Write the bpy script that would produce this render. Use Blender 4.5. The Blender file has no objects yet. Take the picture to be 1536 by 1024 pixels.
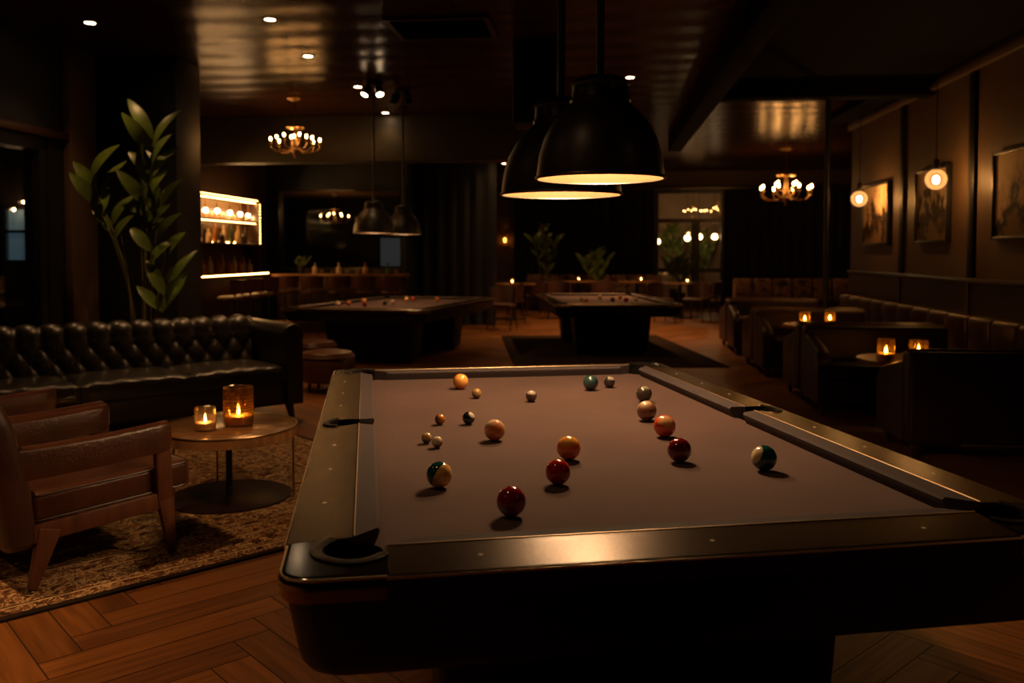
import bpy, bmesh, math, random
from mathutils import Vector, Matrix
random.seed(7)
sc = bpy.context.scene
COL = sc.collection
PI = math.pi
R = math.radians

# ------------------------------------------------------------------ camera
CAMH = 1.38
YAW = math.atan(132/1280); PIT = R(2.0); F = 1280.0; PX, PY = 768.0, 424.0
_f0 = Vector((-math.sin(YAW), math.cos(YAW), 0)); RIGHT = Vector((math.cos(YAW), math.sin(YAW), 0)); _u0 = Vector((0, 0, 1))
FWD = _f0*math.cos(PIT) - _u0*math.sin(PIT); UP = _u0*math.cos(PIT) + _f0*math.sin(PIT)
EYE = Vector((0, 0, CAMH))
def ray(x, y): return FWD + RIGHT*((x-PX)/F) - UP*((y-PY)/F)
def atz(x, y, z):
    r = ray(x, y); return EYE + r*((z-CAMH)/r.z)
def atd(x, y, d): return EYE + ray(x, y)*d
def atX(x, y, X):
    r = ray(x, y); return EYE + r*(X/r.x)
def atY(x, y, Y):
    r = ray(x, y); return EYE + r*(Y/r.y)

cd = bpy.data.cameras.new('camera'); cam = bpy.data.objects.new('camera', cd); COL.objects.link(cam)
cam.location = EYE
M = Matrix((RIGHT, UP, -FWD)).transposed()
cam.rotation_euler = M.to_euler()
cd.sensor_width = 36.0; cd.lens = F/1536*36.0
cd.shift_y = -(512-PY)/1536.0
cd.clip_start = .05; cd.clip_end = 100
cd.dof.use_dof = True; cd.dof.focus_distance = 2.45; cd.dof.aperture_fstop = 3.2
sc.camera = cam

# ------------------------------------------------------------------ materials
def lin(c):
    return tuple((v/12.92 if v <= .04045 else ((v+.055)/1.055)**2.4) for v in c)
def newmat(name):
    m = bpy.data.materials.new(name); m.use_nodes = True
    return m, m.node_tree.nodes, m.node_tree.links, m.node_tree.nodes['Principled BSDF']
def pmat(name, col, rough=.5, metal=0., bump=0., bscale=60., var=0., vscale=8., coat=0., spec=.5, sheen=0., trans=0., stretch=None):
    m, n, l, b = newmat(name)
    b.inputs['Base Color'].default_value = (*col, 1); b.inputs['Roughness'].default_value = rough
    b.inputs['Metallic'].default_value = metal; b.inputs['Specular IOR Level'].default_value = spec
    b.inputs['Coat Weight'].default_value = coat; b.inputs['Coat Roughness'].default_value = .08
    b.inputs['Sheen Weight'].default_value = sheen
    b.inputs['Transmission Weight'].default_value = trans
    tc = n.new('ShaderNodeTexCoord'); src = tc.outputs['Object']
    if stretch:
        mp = n.new('ShaderNodeMapping'); mp.inputs['Scale'].default_value = stretch
        l.new(src, mp.inputs['Vector']); src = mp.outputs['Vector']
    if bump:
        t = n.new('ShaderNodeTexNoise'); t.inputs['Scale'].default_value = bscale; t.inputs['Detail'].default_value = 4
        bp = n.new('ShaderNodeBump'); bp.inputs['Strength'].default_value = bump; bp.inputs['Distance'].default_value = .01
        l.new(src, t.inputs['Vector']); l.new(t.outputs['Fac'], bp.inputs['Height']); l.new(bp.outputs['Normal'], b.inputs['Normal'])
    if var:
        t = n.new('ShaderNodeTexNoise'); t.inputs['Scale'].default_value = vscale; t.inputs['Detail'].default_value = 5
        r = n.new('ShaderNodeValToRGB')
        r.color_ramp.elements[0].position = .3; r.color_ramp.elements[1].position = .7
        r.color_ramp.elements[0].color = (*[c*(1-var) for c in col], 1); r.color_ramp.elements[1].color = (*[min(1, c*(1+var)) for c in col], 1)
        l.new(src, t.inputs['Vector']); l.new(t.outputs['Fac'], r.inputs['Fac']); l.new(r.outputs['Color'], b.inputs['Base Color'])
    return m
def emat(name, col, s):
    m, n, l, b = newmat(name)
    b.inputs['Base Color'].default_value = (*col, 1)
    b.inputs['Emission Color'].default_value = (*col, 1); b.inputs['Emission Strength'].default_value = s
    return m
def glassmat(name, col, gloss=.12, rough=.03, gcol=(1, 1, 1)):
    m = bpy.data.materials.new(name); m.use_nodes = True; n = m.node_tree.nodes; l = m.node_tree.links
    n.remove(n['Principled BSDF']); out = n['Material Output']
    t = n.new('ShaderNodeBsdfTransparent'); t.inputs[0].default_value = (*col, 1)
    g = n.new('ShaderNodeBsdfGlossy'); g.inputs['Roughness'].default_value = rough; g.inputs[0].default_value = (*gcol, 1)
    lw = n.new('ShaderNodeLayerWeight'); lw.inputs[0].default_value = .35
    mm = n.new('ShaderNodeMath'); mm.operation = 'MULTIPLY_ADD'; mm.inputs[1].default_value = .55; mm.inputs[2].default_value = gloss*.4; mm.use_clamp = True
    l.new(lw.outputs['Fresnel'], mm.inputs[0])
    x = n.new('ShaderNodeMixShader'); l.new(mm.outputs[0], x.inputs[0]); l.new(t.outputs[0], x.inputs[1]); l.new(g.outputs[0], x.inputs[2])
    l.new(x.outputs[0], out.inputs[0])
    return m

WARM = (1., .62, .30)
m_cloth = pmat('felt', (.104, .064, .057), .95, bump=.25, bscale=500, var=.12, vscale=3, spec=.12, sheen=.08)
m_cushion = pmat('cushion_felt', (.070, .056, .058), .8, bump=.2, bscale=500, spec=.2)
m_rail = pmat('rail_black', (.046, .025, .010), .27, metal=.40, bump=.05, bscale=220, var=.15, vscale=5, spec=.12)
m_cast = pmat('casting_chrome', (.15, .155, .16), .13, metal=1.)
m_glint = pmat('edge_glint_metal', (.72, .52, .34), .42, metal=1.)  # metal strips imitating highlight lines along rail edges, seams and castings
m_bronze = pmat('bronze_band', (.24, .125, .055), .42, metal=.35)
m_body = pmat('table_body', (.006, .006, .0065), .5, spec=.25)
m_leatherpocket = pmat('pocket_leather', (.012, .009, .007), .35, bump=.2, bscale=120)
m_black = pmat('dark_void', (.004, .004, .004), .9, spec=.1)
m_sight = pmat('sight_pearl', (.55, .47, .36), .3)
m_bmetal = pmat('black_metal', (.014, .014, .014), .38, spec=.5, bump=.03, bscale=40)
m_shade = pmat('shade_black', (.030, .024, .017), .40, spec=.9, bump=.03, bscale=90)
m_shadein = pmat('shade_inside', (.110, .064, .032), .55, spec=.15)
m_brass = pmat('aged_brass', (.35, .22, .10), .32, metal=1)
m_leather = pmat('black_leather', (.022, .0175, .012), .34, bump=.22, bscale=90, var=.2, vscale=10, coat=.15)
m_tan = pmat('tan_leather', (.070, .024, .010), .29, bump=.22, bscale=70, var=.25, vscale=7)
m_dkbrownleather = pmat('brown_leather', (.055, .020, .011), .40, bump=.2, bscale=70, var=.25, vscale=7)
m_toproll = pmat('booth_piping', (.12, .05, .025), .25)
m_boothleather = pmat('booth_leather', (.032, .011, .006), .42, bump=.2, bscale=60, var=.2)
m_wood = pmat('walnut', (.105, .036, .014), .38, var=.35, vscale=4, stretch=(8, 8, 1.2), bump=.05, bscale=20)
m_tabletop = pmat('table_top_wood', (.27, .125, .045), .24, var=.3, vscale=4, stretch=(1.2, 9, 1), metal=.2)
m_darkwood = pmat('dark_wood', (.040, .017, .009), .32, var=.3, vscale=4, stretch=(1, 8, 8), coat=.2)
m_disc = pmat('dark_disc', (.016, .007, .004), .35, spec=.12)
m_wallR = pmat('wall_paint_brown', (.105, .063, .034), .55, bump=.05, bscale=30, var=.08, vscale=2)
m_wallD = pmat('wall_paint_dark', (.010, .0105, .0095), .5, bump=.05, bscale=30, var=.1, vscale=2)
m_wallbar = pmat('wall_paint_bar', (.10, .058, .032), .6, var=.1)
m_wains = pmat('wainscot_wood', (.040, .017, .009), .40, var=.3, vscale=3, stretch=(1, 1, 6))
m_curtain = pmat('curtain_velvet', (.005, .005, .0045), .9, bump=.1, bscale=200, sheen=.15)
m_curtainB = pmat('curtain_brown', (.011, .008, .006), .9, bump=.1, bscale=200, sheen=.1)
m_leaf = pmat('leaf_green', (.085, .125, .014), .38, var=.35, vscale=6)
m_stem = pmat('stem_green', (.12, .11, .03), .5)
m_pot = pmat('dark_pot', (.02, .018, .016), .5)
m_soil = pmat('soil', (.02, .012, .008), .95, bump=.6, bscale=60)
m_bulb = emat('bulb_main', (1., .60, .29), 560.)
m_bulbB = emat('bulb_back', (1., .56, .25), 230.)
m_chand = emat('bulb_chandelier', (1., .44, .12), 62.)
m_globe = emat('globe_filament', (1., .55, .21), 210.)
m_barbulb = emat('bar_bulb', (1., .56, .23), 70.)
m_led = emat('led_strip', (1., .47, .13), 34.)
m_ledadded = emat('led_strip_added', (1., .46, .12), 55.)  # for extra shelf strips added to brighten the bottles
m_down = emat('downlight_lens', (1., .66, .36), 22.)
m_flame = emat('flame', (1., .52, .16), 170.)
m_wax = pmat('wax', (.75, .50, .25), .5)
m_glass = glassmat('clear_glass', (.93, .86, .76))
m_amber = glassmat('amber_glass', (.55, .33, .10), gloss=.16)
def candleglass(name, col, tcol, tw, speckle=False):
    m = glassmat(name, col, gloss=.14); n = m.node_tree.nodes; l = m.node_tree.links; out = n['Material Output']
    src = out.inputs[0].links[0].from_socket
    tr = n.new('ShaderNodeBsdfTranslucent'); tr.inputs[0].default_value = (*tcol, 1)
    df = n.new('ShaderNodeBsdfDiffuse'); df.inputs[0].default_value = (*tcol, 1)
    ad = n.new('ShaderNodeMixShader'); ad.inputs[0].default_value = .5; l.new(tr.outputs[0], ad.inputs[1]); l.new(df.outputs[0], ad.inputs[2])
    x = n.new('ShaderNodeMixShader'); x.inputs[0].default_value = tw
    if speckle:
        tc = n.new('ShaderNodeTexCoord'); t = n.new('ShaderNodeTexNoise'); t.inputs['Scale'].default_value = 90; t.inputs['Detail'].default_value = 3; l.new(tc.outputs['Object'], t.inputs['Vector'])
        mr = n.new('ShaderNodeMapRange'); mr.inputs[1].default_value = .50; mr.inputs[2].default_value = .68; mr.inputs[3].default_value = tw*.15; mr.inputs[4].default_value = tw*3; l.new(t.outputs['Fac'], mr.inputs[0]); l.new(mr.outputs[0], x.inputs[0])
    l.new(src, x.inputs[1]); l.new(ad.outputs[0], x.inputs[2]); l.new(x.outputs[0], out.inputs[0])
    return m
m_glass = candleglass('candle_glass_clear', (.94, .86, .74), (.8, .55, .3), .035)
m_amber = candleglass('candle_glass_amber', (.78, .62, .34), (.55, .30, .05), .07, True)
m_globeglass = glassmat('smoked_globe_glass', (.95, .75, .50), gloss=.10)
def globe_glow(m, s):
    n = m.node_tree.nodes; l = m.node_tree.links; out = n['Material Output']; src = out.inputs[0].links[0].from_socket
    e = n.new('ShaderNodeEmission'); e.inputs[0].default_value = (1, .46, .15, 1); e.inputs[1].default_value = s
    a = n.new('ShaderNodeAddShader'); l.new(src, a.inputs[0]); l.new(e.outputs[0], a.inputs[1]); l.new(a.outputs[0], out.inputs[0])
globe_glow(m_globeglass, .38)
m_pane = glassmat('pane_glass', (.80, .80, .80), gloss=.10, rough=.02)
m_paneB = glassmat('pane_glass_dim', (.85, .85, .85), gloss=.02, rough=.03, gcol=(.07, .07, .07))
m_mirror = pmat('mirror', (.11, .12, .125), .10, metal=1)
m_brick = pmat('far_room_wall', (.58, .42, .27), .7, var=.2, vscale=1.5)
m_cushpat = None

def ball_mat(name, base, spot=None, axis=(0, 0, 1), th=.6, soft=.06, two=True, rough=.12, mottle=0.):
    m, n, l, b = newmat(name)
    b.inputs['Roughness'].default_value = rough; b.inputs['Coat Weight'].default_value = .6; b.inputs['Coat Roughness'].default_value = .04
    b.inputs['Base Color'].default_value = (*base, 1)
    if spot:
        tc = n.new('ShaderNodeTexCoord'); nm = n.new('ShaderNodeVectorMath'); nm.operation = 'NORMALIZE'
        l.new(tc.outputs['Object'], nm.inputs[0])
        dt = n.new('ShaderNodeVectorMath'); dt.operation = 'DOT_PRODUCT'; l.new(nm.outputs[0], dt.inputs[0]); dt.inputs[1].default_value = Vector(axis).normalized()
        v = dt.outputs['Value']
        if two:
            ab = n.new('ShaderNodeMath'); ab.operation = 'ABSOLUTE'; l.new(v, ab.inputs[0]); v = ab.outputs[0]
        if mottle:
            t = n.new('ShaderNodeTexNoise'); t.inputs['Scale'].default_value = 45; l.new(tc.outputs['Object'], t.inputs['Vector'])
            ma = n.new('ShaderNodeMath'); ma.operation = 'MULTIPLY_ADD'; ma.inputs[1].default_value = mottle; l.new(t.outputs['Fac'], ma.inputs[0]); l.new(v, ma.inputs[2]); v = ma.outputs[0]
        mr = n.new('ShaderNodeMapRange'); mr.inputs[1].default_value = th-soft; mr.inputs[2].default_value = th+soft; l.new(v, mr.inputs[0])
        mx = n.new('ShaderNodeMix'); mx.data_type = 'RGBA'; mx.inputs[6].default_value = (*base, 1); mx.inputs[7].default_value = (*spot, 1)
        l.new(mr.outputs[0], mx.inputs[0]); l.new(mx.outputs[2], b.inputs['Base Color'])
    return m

def mat_floor():
    m, n, l, b = newmat('herringbone_oak')
    uv = n.new('ShaderNodeUVMap'); uv.uv_map = 'plank'
    mp = n.new('ShaderNodeMapping'); mp.inputs['Scale'].default_value = (1.6, 26, 1); l.new(uv.outputs[0], mp.inputs[0])
    t = n.new('ShaderNodeTexNoise'); t.inputs['Scale'].default_value = 1.5; t.inputs['Detail'].default_value = 6; t.inputs['Distortion'].default_value = .6; l.new(mp.outputs[0], t.inputs[0])
    at = n.new('ShaderNodeAttribute'); at.attribute_name = 'tone'
    ad = n.new('ShaderNodeMath'); ad.operation = 'MULTIPLY_ADD'; ad.inputs[1].default_value = .55; l.new(at.outputs['Fac'], ad.inputs[0]); l.new(t.outputs['Fac'], ad.inputs[2])
    r = n.new('ShaderNodeValToRGB'); e = r.color_ramp.elements
    e[0].position = .35; e[0].color = (.064, .020, .004, 1); e[1].position = 1.05; e[1].color = (.23, .083, .018, 1)
    l.new(ad.outputs[0], r.inputs[0]); l.new(r.outputs[0], b.inputs['Base Color'])
    b.inputs['Roughness'].default_value = .40; b.inputs['Specular IOR Level'].default_value = .3
    bp = n.new('ShaderNodeBump'); bp.inputs['Strength'].default_value = .12; bp.inputs['Distance'].default_value = .004
    l.new(t.outputs['Fac'], bp.inputs['Height']); l.new(bp.outputs[0], b.inputs['Normal'])
    return m
m_floor = mat_floor()
m_gap = pmat('floor_gap', (.012, .006, .003), .8)

def mat_ceiling():
    m, n, l, b = newmat('ceiling_lacquer')
    tc = n.new('ShaderNodeTexCoord')
    br = n.new('ShaderNodeTexBrick'); br.inputs['Scale'].default_value = 1.0
    br.inputs['Brick Width'].default_value = 2.4; br.inputs['Row Height'].default_value = .42; br.inputs['Mortar Size'].default_value = .012
    br.inputs['Color1'].default_value = (.056, .022, .007, 1); br.inputs['Color2'].default_value = (.044, .018, .006, 1); br.inputs['Mortar'].default_value = (.010, .006, .004, 1)
    l.new(tc.outputs['Object'], br.inputs['Vector']); l.new(br.outputs['Color'], b.inputs['Base Color'])
    t = n.new('ShaderNodeTexNoise'); t.inputs['Scale'].default_value = 3; l.new(tc.outputs['Object'], t.inputs['Vector'])
    sb = n.new('ShaderNodeMath'); sb.operation = 'MULTIPLY_ADD'; sb.inputs[1].default_value = -1.2
    l.new(br.outputs['Fac'], sb.inputs[0]); l.new(t.outputs['Fac'], sb.inputs[2])
    bp = n.new('ShaderNodeBump'); bp.inputs['Strength'].default_value = .35; bp.inputs['Distance'].default_value = .02
    wv = n.new('ShaderNodeTexWave'); wv.bands_direction = 'Y'; wv.inputs['Scale'].default_value = .62; wv.inputs['Distortion'].default_value = 1.2; wv.inputs['Detail'].default_value = 2
    l.new(tc.outputs['Object'], wv.inputs['Vector'])
    s2 = n.new('ShaderNodeMath'); s2.operation = 'MULTIPLY_ADD'; s2.inputs[1].default_value = .8; l.new(wv.outputs['Fac'], s2.inputs[0]); l.new(sb.outputs[0], s2.inputs[2])
    l.new(s2.outputs[0], bp.inputs['Height']); l.new(bp.outputs[0], b.inputs['Normal'])
    b.inputs['Roughness'].default_value = .25; b.inputs['Specular IOR Level'].default_value = .045
    return m
m_ceil = mat_ceiling()
m_soffit = pmat('ceiling_matte', (.0035, .003, .0025), .9, spec=.1)

def mat_rug(hx, hy):
    m, n, l, b = newmat('persian_rug')
    tc = n.new('ShaderNodeTexCoord'); sp = n.new('ShaderNodeSeparateXYZ'); l.new(tc.outputs['Object'], sp.inputs[0])
    def math_(op, a, c=None, d=None):
        q = n.new('ShaderNodeMath'); q.operation = op
        for i, v in enumerate((a, c, d)):
            if v is None: continue
            if isinstance(v, (int, float)): q.inputs[i].default_value = v
            else: l.new(v, q.inputs[i])
        return q.outputs[0]
    dx = math_('SUBTRACT', hx, math_('ABSOLUTE', sp.outputs[0])); dy = math_('SUBTRACT', hy, math_('ABSOLUTE', sp.outputs[1]))
    d = math_('MINIMUM', dx, dy)
    def ramp(vals, src, const=True):
        r = n.new('ShaderNodeValToRGB'); r.color_ramp.interpolation = 'CONSTANT' if const else 'LINEAR'
        e = r.color_ramp.elements
        while len(e) < len(vals): e.new(.5)
        for k, (p, c) in enumerate(vals): e[k].position = p; e[k].color = (*c, 1)
        l.new(src, r.inputs[0]); return r.outputs[0]
    beige = (.50, .32, .16); rust = (.19, .075, .03); dark = (.035, .020, .012); tan = (.25, .14, .06); olive = (.10, .08, .04)
    # motif
    w = n.new('ShaderNodeTexNoise'); w.inputs['Scale'].default_value = 5; w.inputs['Detail'].default_value = 2
    l.new(tc.outputs['Object'], w.inputs['Vector'])
    mixv = n.new('ShaderNodeMix'); mixv.data_type = 'RGBA'; mixv.inputs[0].default_value = .06; l.new(tc.outputs['Object'], mixv.inputs[6]); l.new(w.outputs['Color'], mixv.inputs[7])
    v = n.new('ShaderNodeTexNoise'); v.inputs['Scale'].default_value = 9; v.inputs['Detail'].default_value = 2; v.inputs['Distortion'].default_value = 2.2; l.new(tc.outputs['Object'], v.inputs['Vector'])
    v2 = n.new('ShaderNodeTexNoise'); v2.inputs['Scale'].default_value = 14; v2.inputs['Detail'].default_value = 2; v2.inputs['Distortion'].default_value = 2.6; l.new(tc.outputs['Object'], v2.inputs['Vector'])
    fld = ramp([(0, dark), (.36, rust), (.42, olive), (.46, tan), (.52, beige), (.56, olive), (.60, rust), (.66, dark)], v.outputs['Fac'])
    brd = ramp([(0, dark), (.37, rust), (.43, dark), (.47, tan), (.50, beige), (.575, dark), (.61, tan), (.66, rust)], v2.outputs['Fac'])
    mask = ramp([(0, (0, 0, 0)), (.20, (1, 1, 1)), (.245, (0, 0, 0)), (.62, (1, 1, 1)), (.66, (0, 0, 0)), (.86, (1, 1, 1)), (.9, (0, 0, 0))], math_('MULTIPLY', d, 2.0))
    line = ramp([(0, dark), (.05, beige), (.09, dark), (.20, beige), (.225, dark), (.62, beige), (.64, rust), (.86, beige), (.88, dark)], math_('MULTIPLY', d, 2.0))
    gt = math_('LESS_THAN', d, .45)
    mx = n.new('ShaderNodeMix'); mx.data_type = 'RGBA'; l.new(gt, mx.inputs[0]); l.new(fld, mx.inputs[6]); l.new(brd, mx.inputs[7])
    mx2 = n.new('ShaderNodeMix'); mx2.data_type = 'RGBA'; l.new(mask, mx2.inputs[0]); l.new(mx.outputs[2], mx2.inputs[6]); l.new(line, mx2.inputs[7])
    edge = math_('LESS_THAN', d, .035)
    mx3 = n.new('ShaderNodeMix'); mx3.data_type = 'RGBA'; l.new(edge, mx3.inputs[0]); l.new(mx2.outputs[2], mx3.inputs[6]); mx3.inputs[7].default_value = (.02, .013, .009, 1)
    # wear
    wn = n.new('ShaderNodeTexNoise'); wn.inputs['Scale'].default_value = 30; wn.inputs['Detail'].default_value = 6; l.new(tc.outputs['Object'], wn.inputs['Vector'])
    wr = ramp([(.3, (.75, .75, .75)), (.7, (1.1, 1.05, 1.0))], wn.outputs['Fac'], False)
    mm = n.new('ShaderNodeMix'); mm.data_type = 'RGBA'; mm.blend_type = 'MULTIPLY'; mm.inputs[0].default_value = 1; l.new(mx3.outputs[2], mm.inputs[6]); l.new(wr, mm.inputs[7])
    l.new(mm.outputs[2], b.inputs['Base Color']); b.inputs['Roughness'].default_value = .95; b.inputs['Specular IOR Level'].default_value = .1
    bp = n.new('ShaderNodeBump'); bp.inputs['Strength'].default_value = .4; bp.inputs['Distance'].default_value = .004; l.new(wn.outputs['Fac'], bp.inputs['Height']); l.new(bp.outputs[0], b.inputs['Normal'])
    return m

def mat_pattern(name, cols, scale):
    m, n, l, b = newmat(name); tc = n.new('ShaderNodeTexCoord')
    v = n.new('ShaderNodeTexNoise'); v.inputs['Scale'].default_value = scale; v.inputs['Detail'].default_value = 3; v.inputs['Distortion'].default_value = .8
    l.new(tc.outputs['Object'], v.inputs['Vector']); r = n.new('ShaderNodeValToRGB'); e = r.color_ramp.elements
    while len(e) < len(cols): e.new(.5)
    for k, c in enumerate(cols): e[k].position = .3+.4*k/(len(cols)-1); e[k].color = (*c, 1)
    l.new(v.outputs['Fac'], r.inputs[0]); l.new(r.outputs[0], b.inputs['Base Color']); b.inputs['Roughness'].default_value = .8
    return m
m_cushpat = mat_pattern('patterned_fabric', [(.02, .012, .01), (.16, .08, .04), (.34, .20, .10), (.06, .03, .02)], 7)

def mat_art(name, seed):
    m, n, l, b = newmat(name); tc = n.new('ShaderNodeTexCoord')
    mp = n.new('ShaderNodeMapping'); mp.inputs['Location'].default_value = (seed*3.1, seed*1.7, seed); mp.inputs['Scale'].default_value = (1, 1.7, 1.2); l.new(tc.outputs['Object'], mp.inputs[0])
    a = n.new('ShaderNodeTexNoise'); a.inputs['Scale'].default_value = 3.0; a.inputs['Detail'].default_value = 6; a.inputs['Roughness'].default_value = .6; l.new(mp.outputs[0], a.inputs[0])
    sp = n.new('ShaderNodeSeparateXYZ'); l.new(tc.outputs['Object'], sp.inputs[0])
    # dark ragged masses standing in the lower middle under a pale sky
    q = n.new('ShaderNodeMath'); q.operation = 'MULTIPLY_ADD'; q.inputs[1].default_value = .62; l.new(sp.outputs[2], q.inputs[0]); l.new(a.outputs['Fac'], q.inputs[2])
    ay = n.new('ShaderNodeMath'); ay.operation = 'ABSOLUTE'; l.new(sp.outputs[1], ay.inputs[0])
    q2 = n.new('ShaderNodeMath'); q2.operation = 'MULTIPLY_ADD'; q2.inputs[1].default_value = .30; l.new(ay.outputs[0], q2.inputs[0]); l.new(q.outputs[0], q2.inputs[2])
    r = n.new('ShaderNodeValToRGB'); e = r.color_ramp.elements
    cs = [(.36, (.20, .12, .06)), (.42, (.07, .04, .024)), (.50, (.012, .008, .007)), (.55, (.06, .035, .022)), (.60, (.45, .30, .17)), (.78, (.78, .56, .33))]
    while len(e) < len(cs): e.new(.5)
    for k, (p, c) in enumerate(cs): e[k].position = p; e[k].color = (*c, 1)
    l.new(q2.outputs[0], r.inputs[0]); l.new(r.outputs[0], b.inputs['Base Color']); b.inputs['Roughness'].default_value = .75; b.inputs['Specular IOR Level'].default_value = .2
    return m

# ------------------------------------------------------------------ mesh helpers
def T(*a): return Matrix.Translation(Vector(a))
def RZ(a): return Matrix.Rotation(a, 4, 'Z')
def RX(a): return Matrix.Rotation(a, 4, 'X')
def RY(a): return Matrix.Rotation(a, 4, 'Y')

def build(name, bm, mat, parent=None, loc=None, rz=0., angle=38, recalc=True):
    if recalc: bmesh.ops.recalc_face_normals(bm, faces=bm.faces)
    me = bpy.data.meshes.new(name); bm.to_mesh(me); bm.free()
    for mm in (mat if isinstance(mat, (list, tuple)) else [mat]): me.materials.append(mm)
    if angle:
        me.polygons.foreach_set('use_smooth', [True]*len(me.polygons))
        me.set_sharp_from_angle(angle=R(angle))
    o = bpy.data.objects.new(name, me); COL.objects.link(o)
    if parent: o.parent = parent
    if loc is not None: o.location = loc
    o.rotation_euler[2] = rz
    return o
def tag(o, label, cat, group=None, kind=None):
    o['label'] = label; o['category'] = cat
    if group: o['group'] = group
    if kind: o['kind'] = kind
    return o
def thing(name, loc, rz, label, cat, group=None):
    o = bpy.data.objects.new(name, None); COL.objects.link(o); o.empty_display_size = .1
    o.location = loc; o.rotation_euler[2] = rz
    return tag(o, label, cat, group)
def structure(name, bm, mat, **k):
    o = build(name, bm, mat, **k); o['kind'] = 'structure'; return o
def copy_tree(o, parent=None):
    c = o.copy(); COL.objects.link(c); c.parent = parent
    for ch in list(o.children): copy_tree(ch, c)
    return c
def dup(root, loc, rz, label, group=None):
    c = copy_tree(root); c.location = loc; c.rotation_euler[2] = rz; c['label'] = label
    if group: c['group'] = group
    return c

def BM(): return bmesh.new()
def box(bm, c, s, rot=None, bev=0., seg=2):
    r = bmesh.ops.create_cube(bm, size=1.0); vs = r['verts']
    m = T(*c) @ (rot if rot else Matrix()) @ Matrix.Diagonal((*s, 1))
    bmesh.ops.transform(bm, matrix=m, verts=vs)
    if bev:
        es = list({e for v in vs for e in v.link_edges})
        bmesh.ops.bevel(bm, geom=es, offset=min(bev, min(s)*.49), segments=seg, profile=.5, affect='EDGES')
    return bm
def bx(x0, x1, y0, y1, z0, z1, bm=None, bev=0., seg=2):
    bm = bm or BM()
    return box(bm, ((x0+x1)/2, (y0+y1)/2, (z0+z1)/2), (x1-x0, y1-y0, z1-z0), bev=bev, seg=seg)
def lathe(bm, prof, n=32, mat=None, capb=False, capt=False):
    rings = []
    for (r, z) in prof:
        if r < 1e-6: rings.append([bm.verts.new((0, 0, z))])
        else: rings.append([bm.verts.new((r*math.cos(2*PI*k/n), r*math.sin(2*PI*k/n), z)) for k in range(n)])
    for a, b in zip(rings, rings[1:]):
        for k in range(n):
            k2 = (k+1) % n
            if len(a) == 1 and len(b) == 1: continue
            if len(a) == 1: bm.faces.new((a[0], b[k], b[k2]))
            elif len(b) == 1: bm.faces.new((a[k], a[k2], b[0]))
            else: bm.faces.new((a[k], a[k2], b[k2], b[k]))
    if capb and len(rings[0]) > 1: bm.faces.new(rings[0][::-1])
    if capt and len(rings[-1]) > 1: bm.faces.new(rings[-1])
    if mat is not None: bmesh.ops.transform(bm, matrix=mat, verts=[v for r in rings for v in r])
    return bm
def tube(bm, pts, r, n=8, cap=True):
    pts = [Vector(p) for p in pts]; rr = r if isinstance(r, (list, tuple)) else [r]*len(pts)
    rings = []; up = None
    for i, p in enumerate(pts):
        d = (pts[min(i+1, len(pts)-1)] - pts[max(i-1, 0)]).normalized()
        if up is None:
            up = Vector((0, 0, 1)) if abs(d.z) < .95 else Vector((1, 0, 0))
        x = d.cross(up).normalized(); y = x.cross(d).normalized(); up = y
        rings.append([bm.verts.new(p + x*rr[i]*math.cos(2*PI*k/n) + y*rr[i]*math.sin(2*PI*k/n)) for k in range(n)])
    for a, b in zip(rings, rings[1:]):
        for k in range(n): bm.faces.new((a[k], a[(k+1) % n], b[(k+1) % n], b[k]))
    if cap: bm.faces.new(rings[0][::-1]); bm.faces.new(rings[-1])
    return bm
def prism(bm, poly, z0, z1, bev=0.):
    top = [bm.verts.new((x, y, z1)) for x, y in poly]; bot = [bm.verts.new((x, y, z0)) for x, y in poly]
    ft = bm.faces.new(top); fb = bm.faces.new(bot[::-1]); n = len(poly)
    for k in range(n): bm.faces.new((top[k], bot[k], bot[(k+1) % n], top[(k+1) % n]))
    if bev:
        bmesh.ops.bevel(bm, geom=[e for e in ft.edges], offset=bev, segments=2, profile=.5, affect='EDGES')
    return bm
def loft(bm, rings, capb=True, capt=True):
    rv = [[bm.verts.new(p) for p in r] for r in rings]
    n = len(rv[0])
    for a, b in zip(rv, rv[1:]):
        for k in range(n): bm.faces.new((a[k], a[(k+1) % n], b[(k+1) % n], b[k]))
    if capb: bm.faces.new(rv[0][::-1])
    if capt: bm.faces.new(rv[-1])
    return bm
def rrect(x0, x1, y0, y1, r, n=5):
    out = []
    for cx, cy, a0 in ((x1-r, y1-r, 0), (x0+r, y1-r, 90), (x0+r, y0+r, 180), (x1-r, y0+r, 270)):
        for k in range(n+1):
            a = R(a0+90*k/n); out.append((cx+r*math.cos(a), cy+r*math.sin(a)))
    return out
def tbeam(bm, p0, p1, s0, s1, xdir=(1, 0, 0), bev=.006):
    """tapered bar of rectangular section from p0 to p1"""
    p0, p1 = Vector(p0), Vector(p1); x = Vector(xdir); d = (p1-p0).normalized(); y = d.cross(x).normalized(); x = y.cross(d)
    rings = []
    for p, s in ((p0, s0), (p1, s1)):
        rings.append([p + x*s[0]*a/2 + y*s[1]*b/2 for a, b in ((-1, -1), (1, -1), (1, 1), (-1, 1))])
    before = set(bm.edges)
    loft(bm, rings)
    if bev:
        es = [e for e in bm.edges if e not in before]
        bmesh.ops.bevel(bm, geom=es, offset=bev, segments=2, profile=.5, affect='EDGES')
    return bm
def sphere(bm, c, r, u=16, v=10, scale=(1, 1, 1)):
    bmesh.ops.create_uvsphere(bm, u_segments=u, v_segments=v, radius=r, matrix=T(*c) @ Matrix.Diagonal((*scale, 1)))
    return bm
ORD = ['first', 'second', 'third', 'fourth', 'fifth', 'sixth', 'seventh', 'eighth', 'ninth', 'tenth', 'eleventh', 'twelfth', 'thirteenth', 'fourteenth']

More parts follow.
